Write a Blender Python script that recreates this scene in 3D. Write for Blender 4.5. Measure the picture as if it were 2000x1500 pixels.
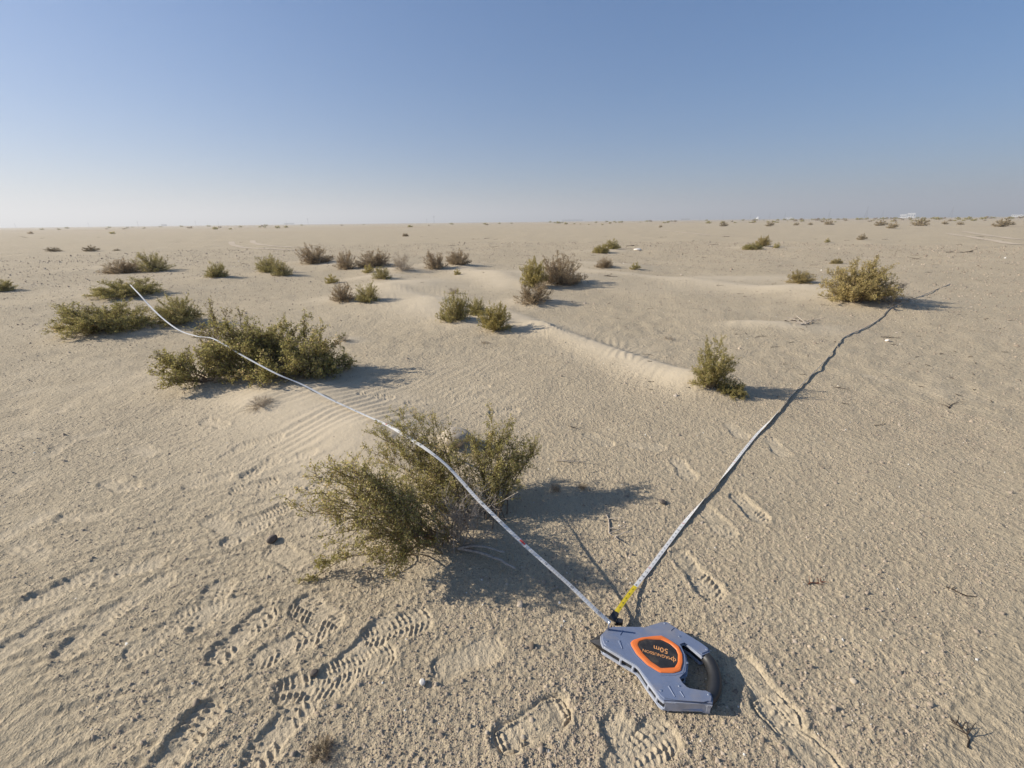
import bpy, bmesh, math, random
import numpy as np
from mathutils import Vector, Matrix, Euler

for o in list(bpy.data.objects):
    bpy.data.objects.remove(o, do_unlink=True)
scene = bpy.context.scene
col = scene.collection

# ------------------------------------------------------------------ camera, sky, sun, exposure
CAM_H = 1.12
FPX = 820.0                       # focal length in pixels of a 2000 px wide frame
PITCH = math.atan((750 - 433) / FPX)
ROLL = math.atan2(22, 2000)
SUN_EL = math.radians(28)
SUN_AZ = math.radians(176)        # direction TO the sun, measured from +X towards +Y

cam_d = bpy.data.cameras.new("camera")
cam_d.sensor_width = 36.0
cam_d.lens = 36.0 * FPX / 2000.0
cam_d.clip_start = 0.02
cam_d.clip_end = 30000
cam = bpy.data.objects.new("camera", cam_d)
col.objects.link(cam)
cam.matrix_world = Matrix.Translation((0, 0, CAM_H)) @ Matrix.Rotation(math.pi / 2 - PITCH, 4, 'X') @ Matrix.Rotation(-ROLL, 4, 'Z')
scene.camera = cam

world = bpy.data.worlds.new("World")
scene.world = world
world.use_nodes = True
wn = world.node_tree
for n in list(wn.nodes):
    wn.nodes.remove(n)
sky = wn.nodes.new("ShaderNodeTexSky")
sky.sky_type = 'NISHITA'
sky.sun_disc = False
sky.sun_elevation = SUN_EL
sky.sun_rotation = math.radians(90) - SUN_AZ
sky.altitude = 0
sky.air_density = 1.0
sky.dust_density = 1.5
sky.ozone_density = 4.0
bg = wn.nodes.new("ShaderNodeBackground")
bg.inputs['Strength'].default_value = 0.112
wo = wn.nodes.new("ShaderNodeOutputWorld")
gam = wn.nodes.new("ShaderNodeGamma")            # softer range, as a phone camera renders the sky
gam.inputs['Gamma'].default_value = 0.64
tnt = wn.nodes.new("ShaderNodeMix")
tnt.data_type = 'RGBA'; tnt.blend_type = 'MULTIPLY'
tnt.inputs[0].default_value = 1.0
tnt.inputs[7].default_value = (0.845, 0.985, 1.235, 1)
wn.links.new(sky.outputs[0], gam.inputs[0])
wn.links.new(gam.outputs[0], tnt.inputs[6])
hsv = wn.nodes.new("ShaderNodeHueSaturation")
hsv.inputs['Saturation'].default_value = 1.2
wn.links.new(tnt.outputs[2], hsv.inputs['Color'])
wn.links.new(hsv.outputs[0], bg.inputs[0])
wn.links.new(bg.outputs[0], wo.inputs[0])

sun_d = bpy.data.lights.new("sun", 'SUN')
sun_d.energy = 5.0
sun_d.angle = math.radians(0.5)
sun_d.color = (1.0, 0.935, 0.83)
sun = bpy.data.objects.new("sun", sun_d)
col.objects.link(sun)
to_sun = Vector((math.cos(SUN_EL) * math.cos(SUN_AZ), math.cos(SUN_EL) * math.sin(SUN_AZ), math.sin(SUN_EL)))
sun.rotation_euler = to_sun.to_track_quat('Z', 'Y').to_euler()

scene.view_settings.view_transform = 'Standard'
scene.view_settings.look = 'None'
scene.view_settings.exposure = 0.56
scene.view_settings.gamma = 1.0
scene.view_settings.use_curve_mapping = False

# ------------------------------------------------------------------ measuring helpers (photo pixel -> place on the ground)
def ray(px, py):
    x, y = px - 1000.0, py - 750.0
    c, s = math.cos(ROLL), math.sin(ROLL)
    X, Y = (c * x - s * y) / FPX, (s * x + c * y) / FPX
    fw = math.cos(PITCH) - math.sin(PITCH) * Y
    dn = math.sin(PITCH) + math.cos(PITCH) * Y
    return X, fw, -dn

def flat(px, py, z=0.0):
    X, F, D = ray(px, py)
    t = (CAM_H - z) / -D
    return X * t, F * t

def at_depth(px, py, Y):
    X, F, D = ray(px, py)
    t = Y / F
    return (X * t, Y, CAM_H + D * t)

def tag(o, label=None, cat=None, group=None, kind=None):
    if label: o['label'] = label
    if cat: o['category'] = cat
    if group: o['group'] = group
    if kind: o['kind'] = kind
    return o

def empty(name, loc=(0, 0, 0), rz=0.0, scale=(1, 1, 1)):
    o = bpy.data.objects.new(name, None)
    o.empty_display_size = 0.05
    o.location = loc
    o.rotation_euler = (0, 0, rz)
    o.scale = scale
    col.objects.link(o)
    return o

def link_mesh(name, me, mat=None, parent=None):
    o = bpy.data.objects.new(name, me)
    if mat is not None and len(me.materials) == 0:
        me.materials.append(mat)
    col.objects.link(o)
    if parent is not None:
        o.parent = parent
    return o

def np_mesh(name, verts, faces_flat, nper, smooth=False):
    """verts (n,3) array; faces_flat int array of loops; nper = verts per face (int)"""
    me = bpy.data.meshes.new(name)
    nv = len(verts); nl = len(faces_flat); nf = nl // nper
    me.vertices.add(nv)
    me.vertices.foreach_set("co", np.ascontiguousarray(verts, dtype=np.float32).ravel())
    me.loops.add(nl)
    me.loops.foreach_set("vertex_index", np.ascontiguousarray(faces_flat, dtype=np.int32).ravel())
    me.polygons.add(nf)
    me.polygons.foreach_set("loop_start", np.arange(0, nl, nper, dtype=np.int32))
    me.polygons.foreach_set("loop_total", np.full(nf, nper, dtype=np.int32))
    if smooth:
        me.polygons.foreach_set("use_smooth", np.ones(nf, dtype=bool))
    me.update(calc_edges=True)
    return me

def add_attr(me, name, arr):
    a = me.attributes.new(name, 'FLOAT', 'POINT')
    a.data.foreach_set("value", np.ascontiguousarray(arr, dtype=np.float32))

def bm_mesh(name, bm, smooth=False):
    me = bpy.data.meshes.new(name)
    bm.normal_update()
    bm.to_mesh(me)
    bm.free()
    if smooth:
        me.polygons.foreach_set("use_smooth", np.ones(len(me.polygons), dtype=bool))
    return me

# ------------------------------------------------------------------ materials
def new_mat(name):
    m = bpy.data.materials.new(name)
    m.use_nodes = True
    nt = m.node_tree
    b = nt.nodes['Principled BSDF']
    return m, nt, b

def N(nt, t, **kw):
    n = nt.nodes.new(t)
    for k, v in kw.items():
        setattr(n, k, v)
    return n

def noise_node(nt, scale, detail=3, rough=0.55, coord=None):
    n = N(nt, 'ShaderNodeTexNoise')
    n.inputs['Scale'].default_value = scale
    n.inputs['Detail'].default_value = detail
    n.inputs['Roughness'].default_value = rough
    if coord is not None:
        nt.links.new(coord, n.inputs['Vector'])
    return n

def ramp(nt, fac, stops):
    r = N(nt, 'ShaderNodeValToRGB')
    els = r.color_ramp.elements
    els[0].position, els[0].color = stops[0][0], (*stops[0][1], 1)
    els[1].position, els[1].color = stops[-1][0], (*stops[-1][1], 1)
    for p, c in stops[1:-1]:
        e = els.new(p); e.color = (*c, 1)
    nt.links.new(fac, r.inputs[0])
    return r

def mix(nt, fac, a, b, blend='MIX'):
    m = N(nt, 'ShaderNodeMix', data_type='RGBA', blend_type=blend)
    for sock, v in ((m.inputs[0], fac), (m.inputs[6], a), (m.inputs[7], b)):
        if isinstance(v, (int, float)):
            sock.default_value = v
        elif isinstance(v, tuple):
            sock.default_value = (*v, 1)
        else:
            nt.links.new(v, sock)
    return m.outputs[2]

def simple_mat(name, rgb, rough=0.6, metal=0.0, var=0.15, scale=60, bump=0.0, spec=0.5, dust=0.0):
    m, nt, b = new_mat(name)
    tc = N(nt, 'ShaderNodeTexCoord')
    nz = noise_node(nt, scale, 4, 0.6, tc.outputs['Object'])
    lo = tuple(c * (1 - var) for c in rgb); hi = tuple(min(1, c * (1 + var)) for c in rgb)
    r = ramp(nt, nz.outputs[0], [(0.3, lo), (0.7, hi)])
    cout = r.outputs[0]
    if dust > 0:
        nd = noise_node(nt, scale * 0.35, 6, 0.7, tc.outputs['Object'])
        rd = ramp(nt, nd.outputs[0], [(0.48, (0, 0, 0)), (0.75, (dust, dust, dust))])
        cout = mix(nt, rd.outputs[0], cout, (0.36, 0.29, 0.2))
    nt.links.new(cout, b.inputs['Base Color'])
    b.inputs['Roughness'].default_value = rough
    b.inputs['Metallic'].default_value = metal
    b.inputs['Specular IOR Level'].default_value = spec
    if bump > 0:
        bp = N(nt, 'ShaderNodeBump')
        bp.inputs['Strength'].default_value = bump
        bp.inputs['Distance'].default_value = 0.002
        nt.links.new(nz.outputs[0], bp.inputs['Height'])
        nt.links.new(bp.outputs[0], b.inputs['Normal'])
    return m

def sand_material():
    m, nt, b = new_mat("desert_sand")
    geo = N(nt, 'ShaderNodeNewGeometry')
    P = geo.outputs['Position']
    drift = N(nt, 'ShaderNodeAttribute', attribute_name='drift').outputs['Fac']
    tone = N(nt, 'ShaderNodeAttribute', attribute_name='tone').outputs['Fac']
    n_big = noise_node(nt, 0.55, 4, 0.55, P)
    n_mid = noise_node(nt, 6.0, 4, 0.6, P)
    n_grain = noise_node(nt, 260.0, 3, 0.7, P)
    n_fleck = noise_node(nt, 95.0, 2, 0.6, P)
    crust = ramp(nt, n_big.outputs[0], [(0.3, (0.412, 0.335, 0.226)), (0.7, (0.472, 0.386, 0.262))]).outputs[0]
    crust = mix(nt, 0.5, crust, ramp(nt, n_mid.outputs[0], [(0.3, (0.39, 0.316, 0.213)), (0.7, (0.482, 0.396, 0.27))]).outputs[0])
    crust = mix(nt, tone, crust, (0.40, 0.285, 0.18))
    fine = ramp(nt, n_mid.outputs[0], [(0.3, (0.475, 0.392, 0.275)), (0.7, (0.51, 0.422, 0.30))]).outputs[0]
    c = mix(nt, drift, crust, fine)
    g = ramp(nt, n_grain.outputs[0], [(0.28, (0.66, 0.65, 0.64)), (0.5, (1, 1, 1)), (0.76, (1.22, 1.21, 1.2))]).outputs[0]
    inv = N(nt, 'ShaderNodeMath', operation='MULTIPLY_ADD')
    inv.inputs[1].default_value = -0.65; inv.inputs[2].default_value = 0.95
    nt.links.new(drift, inv.inputs[0])
    c = mix(nt, inv.outputs[0], c, mix(nt, 1.0, c, g, 'MULTIPLY'))
    nt.links.new(c, b.inputs['Base Color'])
    b.inputs['Roughness'].default_value = 0.95
    b.inputs['Specular IOR Level'].default_value = 0.15
    add = N(nt, 'ShaderNodeMath', operation='ADD')
    n_clod = noise_node(nt, 34.0, 3, 0.65, P)
    sharp = N(nt, 'ShaderNodeMath', operation='POWER')      # a few proud clods on a flat crust
    sharp.inputs[1].default_value = 3.0
    nt.links.new(n_clod.outputs[0], sharp.inputs[0])
    sc_ = N(nt, 'ShaderNodeMath', operation='MULTIPLY_ADD')
    sc_.inputs[1].default_value = 5.0
    nt.links.new(sharp.outputs[0], sc_.inputs[0])
    nt.links.new(n_fleck.outputs[0], sc_.inputs[2])
    nt.links.new(n_grain.outputs[0], add.inputs[0])
    nt.links.new(sc_.outputs[0], add.inputs[1])
    bp = N(nt, 'ShaderNodeBump')
    bp.inputs['Distance'].default_value = 0.0045
    st = N(nt, 'ShaderNodeMath', operation='MULTIPLY_ADD')
    st.inputs[1].default_value = -0.7; st.inputs[2].default_value = 0.95
    nt.links.new(drift, st.inputs[0])
    nt.links.new(st.outputs[0], bp.inputs['Strength'])
    nt.links.new(add.outputs[0], bp.inputs['Height'])
    nt.links.new(bp.outputs[0], b.inputs['Normal'])
    return m

def tint_mat(name, stops, attr='tint', rough=0.8, translucent=0.0, spec=0.2, bump=0.0):
    """colour picked per piece from a ramp by a mesh attribute"""
    m, nt, b = new_mat(name)
    a = N(nt, 'ShaderNodeAttribute', attribute_name=attr).outputs['Fac']
    r = ramp(nt, a, stops)
    nt.links.new(r.outputs[0], b.inputs['Base Color'])
    b.inputs['Roughness'].default_value = rough
    b.inputs['Specular IOR Level'].default_value = spec
    if translucent > 0:
        tr = N(nt, 'ShaderNodeBsdfTranslucent')
        nt.links.new(r.outputs[0], tr.inputs[0])
        mx = N(nt, 'ShaderNodeMixShader')
        mx.inputs[0].default_value = translucent
        out = [n for n in nt.nodes if n.type == 'OUTPUT_MATERIAL'][0]
        nt.links.new(b.outputs[0], mx.inputs[1])
        nt.links.new(tr.outputs[0], mx.inputs[2])
        nt.links.new(mx.outputs[0], out.inputs['Surface'])
    return m

M = {}
M['sand'] = sand_material()
M['track'] = simple_mat("pale_packed_sand", (0.50, 0.41, 0.30), 0.95, var=0.08, scale=3, spec=0.1)
M['gravel'] = tint_mat("gravel_grains", [(0.0, (0.16, 0.125, 0.09)), (0.25, (0.33, 0.26, 0.19)), (0.75, (0.46, 0.37, 0.27)), (0.93, (0.55, 0.46, 0.36)), (1.0, (0.70, 0.66, 0.58))], rough=0.9, spec=0.2)
M['leaf_green'] = tint_mat("olive_leaves", [(0.0, (0.211, 0.156, 0.072)), (0.3, (0.264, 0.225, 0.080)), (0.65, (0.390, 0.346, 0.117)), (0.9, (0.529, 0.453, 0.171)), (1.0, (0.719, 0.544, 0.281))], translucent=0.42)
M['leaf_bright'] = tint_mat("yellow_green_leaves", [(0.0, (0.237, 0.184, 0.067)), (0.5, (0.383, 0.326, 0.100)), (1.0, (0.565, 0.451, 0.167))], translucent=0.42)
M['leaf_dry'] = tint_mat("grey_brown_leaves", [(0.0, (0.219, 0.150, 0.100)), (0.5, (0.345, 0.259, 0.158)), (0.85, (0.418, 0.334, 0.184)), (1.0, (0.601, 0.435, 0.285))], translucent=0.42)
M['leaf_straw'] = tint_mat("straw_leaves", [(0.0, (0.22, 0.165, 0.095)), (1.0, (0.40, 0.32, 0.19))], translucent=0.2)
M['leaf_khaki'] = tint_mat("khaki_leaves", [(0.0, (0.228, 0.175, 0.068)), (0.5, (0.364, 0.296, 0.113)), (1.0, (0.547, 0.425, 0.189))], translucent=0.42)
M['bark'] = simple_mat("brown_bark", (0.22, 0.165, 0.115), 0.9, var=0.3, scale=90, spec=0.1)
M['bark_grey'] = simple_mat("grey_dead_bark", (0.40, 0.34, 0.275), 0.9, var=0.3, scale=90, spec=0.1)
M['bark_dark'] = simple_mat("dark_dead_wood", (0.06, 0.045, 0.035), 0.9, var=0.3, scale=90, spec=0.1)
M['bark_red'] = simple_mat("reddish_dead_wood", (0.16, 0.065, 0.035), 0.9, var=0.3, scale=90, spec=0.1)
M['stone'] = simple_mat("pale_stone", (0.43, 0.36, 0.27), 0.9, var=0.15, scale=40, bump=0.4, spec=0.2)
M['stone_dark'] = simple_mat("dark_stone", (0.13, 0.105, 0.085), 0.85, var=0.25, scale=60, bump=0.4, spec=0.3)
M['shell'] = simple_mat("bleached_shell", (0.66, 0.60, 0.52), 0.6, var=0.08, scale=60)
M['blue'] = simple_mat("blue_grey_plastic", (0.145, 0.178, 0.262), 0.42, var=0.08, scale=30, dust=0.4)
M['silver'] = simple_mat("worn_silver_edge", (0.42, 0.45, 0.52), 0.35, metal=0.15, var=0.12, scale=50, dust=0.35)
M['orange'] = simple_mat("orange_rubber", (0.72, 0.17, 0.035), 0.5, var=0.06, scale=50, dust=0.12)
M['black'] = simple_mat("black_plastic", (0.018, 0.018, 0.02), 0.45, var=0.3, scale=70, dust=0.10)
M['black_label'] = simple_mat("dusty_black_label", (0.022, 0.02, 0.02), 0.55, var=0.3, scale=70, dust=0.22)
M['rubber'] = simple_mat("black_rubber_grip", (0.02, 0.02, 0.021), 0.5, var=0.2, scale=60, dust=0.05)
M['steel'] = simple_mat("bright_steel", (0.6, 0.62, 0.66), 0.3, metal=0.9, var=0.05)
M['print_orange'] = simple_mat("orange_print", (0.78, 0.36, 0.13), 0.6, var=0.2, scale=200)
M['tape'] = simple_mat("white_tape", (0.62, 0.605, 0.575), 0.5, var=0.06, scale=25, dust=0.3)
M['tape_yellow'] = simple_mat("yellow_tape", (0.62, 0.46, 0.02), 0.45, var=0.06, scale=25, dust=0.15)
M['ink'] = simple_mat("black_ink", (0.02, 0.02, 0.025), 0.6)
M['ink_red'] = simple_mat("red_ink", (0.55, 0.07, 0.05), 0.6)
M['pylon'] = simple_mat("galvanised_lattice", (0.16, 0.165, 0.17), 0.6, metal=0.3)
M['white_wall'] = simple_mat("white_render", (0.78, 0.77, 0.74), 0.8, var=0.04, scale=1)
M['grey_wall'] = simple_mat("grey_concrete", (0.30, 0.29, 0.28), 0.9, var=0.08, scale=1)
M['window'] = simple_mat("dark_glass", (0.03, 0.035, 0.04), 0.2)

# ------------------------------------------------------------------ noise
def _hash(ix, iy, seed):
    h = (ix.astype(np.uint32) * np.uint32(374761393) + iy.astype(np.uint32) * np.uint32(668265263) + np.uint32((seed * 2246822519) & 0xffffffff))
    h = (h ^ (h >> np.uint32(13))) * np.uint32(1274126177)
    h = h ^ (h >> np.uint32(16))
    return h

def gnoise(x, y, seed=0):
    """2D gradient noise about -1..1"""
    x0 = np.floor(x); y0 = np.floor(y)
    fx = (x - x0).astype(np.float32); fy = (y - y0).astype(np.float32)
    ix = x0.astype(np.int64); iy = y0.astype(np.int64)
    u = fx * fx * fx * (fx * (fx * 6 - 15) + 10); v = fy * fy * fy * (fy * (fy * 6 - 15) + 10)
    def dot(dx, dy):
        h = _hash(ix + dx, iy + dy, seed)
        a = (h & np.uint32(65535)).astype(np.float32) * np.float32(2 * math.pi / 65536)
        return np.cos(a) * (fx - dx) + np.sin(a) * (fy - dy)
    a = dot(0, 0); b = dot(1, 0); c = dot(0, 1); d = dot(1, 1)
    return (a + (b - a) * u + (c - a) * v + (a - b - c + d) * u * v) * 1.5

def smooth(t):
    t = np.clip(t, 0, 1)
    return t * t * (3 - 2 * t)

# ------------------------------------------------------------------ terrain description
# mounds of blown sand: (px, py, radius along x, radius along y, height, driftness)
MOUNDS = [
    (800, 985, .42, .34, .075, .55), (735, 850, .34, .30, .075, 1.0), (640, 800, .55, .38, .05, 1.0), (885, 868, .12, .10, .06, 1.0),
    (470, 735, .75, .45, .10, .5), (560, 775, .55, .30, .05, 1.0), (215, 645, .9, .5, .10, .3), (350, 628, .6, .45, .10, .3),
    (250, 575, .9, .6, .10, .2), (270, 523, 1.4, .8, .22, .5), (425, 541, .5, .4, .06, .4), (540, 535, .8, .6, .12, .4), (505, 795, .16, .12, .04, 1),
    (617, 514, .9, .7, .14, .4), (700, 518, 1.5, .9, .22, .7), (745, 545, .8, .6, .16, .8), (786, 531, .8, .6, .16, .8), (872, 522, 1.2, .8, .18, .7),
    (695, 588, .75, .5, .10, .7), (800, 560, 1.0, .9, .12, 1), (930, 632, .6, .45, .10, .8), (860, 600, .5, .7, .10, 1.0),
    (1070, 545, 1.3, .9, .26, .9), (1150, 522, 1.4, .7, .22, .7), (985, 540, 1.0, 1.0, .10, .8), (1042, 593, .6, .45, .08, .8), (1240, 524, .7, .5, .08, .6),
    (1180, 491, 1.0, .8, .12, .8), (1485, 484, 1.4, .8, .12, .8), (1550, 568, .8, .45, .10, 1.0), (1665, 585, 1.1, .7, .14, .7),
    (1490, 635, .45, .16, .05, 1.0), (1590, 642, .4, .25, .04, .6), (1385, 752, .32, .25, .05, .5), (672, 668, .2, .16, .05, 1.0), (2, 563, .7, .5, .1, .4),
    (1440, 545, 1.6, .5, .07, .9),
]
# long sand tails: (px,py) -> (px,py), half width, height
RIDGES = [
    ((1340, 745), (1060, 640), .24, .095), ((1060, 640), (960, 600), .30, .05), ((1600, 572), (1130, 528), .45, .06),
    ((720, 850), (500, 720), .42, .05), ((880, 610), (760, 565), .5, .07), ((1010, 560), (900, 525), .6, .10), ((1530, 637), (1440, 632), .16, .05),
]
MW = [(*flat(a, b), rx, ry, h, dr) for a, b, rx, ry, h, dr in MOUNDS]
RW = [(flat(*a), flat(*b), w, h) for a, b, w, h in RIDGES]
# fields of wind ripples: (px, py, rx, ry, strength)
RIPPLES = [(480, 840, .7, .6, .55), (330, 800, .8, .7, .4), (600, 790, .95, .85, 1.0), (700, 760, .7, .9, .8), (860, 740, .7, .8, .55), (1200, 690, .5, .7, .6), (1100, 650, .5, .5, .7), (960, 540, 1.5, 1.5, .8),
           (800, 580, 1.2, 1.6, .9), (1380, 560, 2.5, .9, .8), (840, 600, .8, .9, .9), (560, 850, .5, .4, .5), (930, 790, .4, .4, .6)]
PW = [(*flat(a, b), rx, ry, s) for a, b, rx, ry, s in RIPPLES]

def coarse(x, y):
    """height of the ground without its small relief, and how much of it is loose drift sand"""
    x = np.asarray(x, dtype=np.float64); y = np.asarray(y, dtype=np.float64)
    r = np.sqrt(x * x + y * y)
    near = smooth((r - 0.9) / 5.0)
    z = near * (0.035 * gnoise(x * .33, y * .33, 1) + 0.02 * gnoise(x * .9, y * .9, 2))
    z = z + smooth((r - 40) / 200) * 0.25 * gnoise(x * .012, y * .012, 3)
    dr = np.zeros_like(z)
    for mx, my, rx, ry, h, d in MW:
        q = ((x - mx) / rx) ** 2 + ((y - my) / ry) ** 2
        w = np.exp(-q * 1.2)
        z = z + h * .55 * w
        dr = np.maximum(dr, d * np.clip(w * 1.15, 0, 1))
    for (ax, ay), (bx, by), w, h in RW:
        dx, dy = bx - ax, by - ay
        L2 = dx * dx + dy * dy
        t = np.clip(((x - ax) * dx + (y - ay) * dy) / L2, 0, 1)
        ex, ey = x - ax - t * dx, y - ay - t * dy
        side = np.sign(dx * (y - ay) - dy * (x - ax))
        ww = w * (1 - .35 * t) * (1 + 0.35 * side)
        k = np.exp(-(ex * ex + ey * ey) / (ww * ww) * 1.3) * (1 - .4 * t)
        z = z + h * .66 * k
        dr = np.maximum(dr, np.clip(k * 1.25, 0, 1))
    return z, dr

_hz_cache = {}
def hz(x, y):
    k = (round(x, 4), round(y, 4))
    if k not in _hz_cache:
        _hz_cache[k] = float(coarse(np.array([x]), np.array([y]))[0][0])
    return _hz_cache[k]

def on_ground(px, py):
    """place on the terrain seen at a photo pixel"""
    z = 0.0
    for _ in range(4):
        x, y = flat(px, py, z)
        z = hz(x, y)
    return x, y, z

# footprints: heel px, toe px, tread, depth
PRINTS = [
    ((320, 1500), (385, 1415), 0, 1.0), ((520, 1460), (590, 1370), 1, .8), ((575, 1345), (660, 1330), 0, .9), ((690, 1285), (745, 1230), 1, .7),
    ((985, 1445), (1095, 1385), 2, 1.0), ((1215, 1500), (1290, 1440), 0, .8), ((395, 1215), (430, 1145), 0, .8), ((300, 1250), (350, 1215), 0, .6),
    ((450, 1260), (500, 1215), 1, .9), ((535, 1275), (605, 1240), 1, .7), ((225, 1120), (295, 1100), 2, .9), ((245, 1180), (300, 1145), 1, .7),
    ((385, 1200), (440, 1190), 1, .6), ((25, 1195), (90, 1165), 0, .8), ((30, 1260), (105, 1215), 1, .7), ((120, 1010), (205, 1005), 0, .8),
    ((200, 940), (265, 955), 1, .9), ((25, 960), (75, 925), 2, .6), ((95, 890), (130, 865), 2, .6), ((450, 1060), (520, 1020), 1, .8),
    ((400, 1015), (470, 1040), 1, .6), ((490, 1020), (550, 1000), 0, .8), ((385, 945), (430, 935), 0, .6), ((455, 960), (540, 945), 1, .8),
    ((480, 935), (540, 900), 0, .9), ((450, 890), (478, 875), 0, .7), ((490, 868), (545, 860), 1, .6), ((555, 905), (605, 895), 2, .6), ((620, 955), (660, 930), 0, .8),
    ((880, 760), (960, 755), 1, .6), ((890, 780), (965, 770), 0, .8), ((700, 775), (770, 782), 0, .8), ((805, 790), (835, 785), 2, .6), ((955, 808), (1015, 800), 1, .8),
    ((1145, 845), (1195, 870), 1, .8), ((1320, 1075), (1405, 1175), 1, .9), ((1440, 970), (1485, 1015), 1, .8), ((1380, 1000), (1415, 1035), 1, .7),
    ((1460, 1310), (1530, 1400), 2, 1.0), ((1515, 1400), (1590, 1475), 2, 1.0), ((1320, 895), (1350, 940), 1, .6), ((1425, 830), (1450, 855), 1, .5),
    ((1505, 860), (1530, 890), 1, .45), ((30, 728), (75, 718), 1, .6), ((45, 765), (90, 755), 2, .5), ((110, 805), (140, 790), 2, .5), ((15, 672), (50, 665), 1, .5),
    ((905, 1290), (925, 1282), 2, .3), ((1230, 1330 + 130), (1260, 1500), 1, .6), ((1250, 870), (1275, 872), 2, .35), ((1690, 735), (1730, 745), 1, .4), ((80, 1010), (20, 1040), 1, .4),
    ((96, 1160), (143, 1139), 0, 0.67), ((88, 1092), (31, 1057), 0, 0.68), ((645, 1213), (594, 1186), 1, 0.76), ((156, 1252), (203, 1207), 0, 0.65), ((580, 1102), (539, 1077), 1, 0.82), ((326, 944), (373, 935), 2, 0.51), ((302, 886), (257, 873), 2, 0.50), ((155, 854), (204, 845), 1, 0.55), ((82, 854), (37, 845), 1, 0.51), ((443, 836), (396, 823), 2, 0.84), ((668, 1310), (731, 1289), 0, 0.64), ((746, 1235), (813, 1214), 0, 0.79),
]
PR = []
_rs = random.Random(5)
for (hx, hy), (tx, ty), tr, dp in PRINTS:
    a = flat(hx, hy); b = flat(tx, ty)
    cx, cy = (a[0] + b[0]) / 2, (a[1] + b[1]) / 2
    ang = math.atan2(b[1] - a[1], b[0] - a[0])
    L = min(0.29, max(0.20, math.hypot(b[0] - a[0], b[1] - a[1])))
    PR.append((cx, cy, ang, L, tr, dp, _rs.random()))

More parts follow.
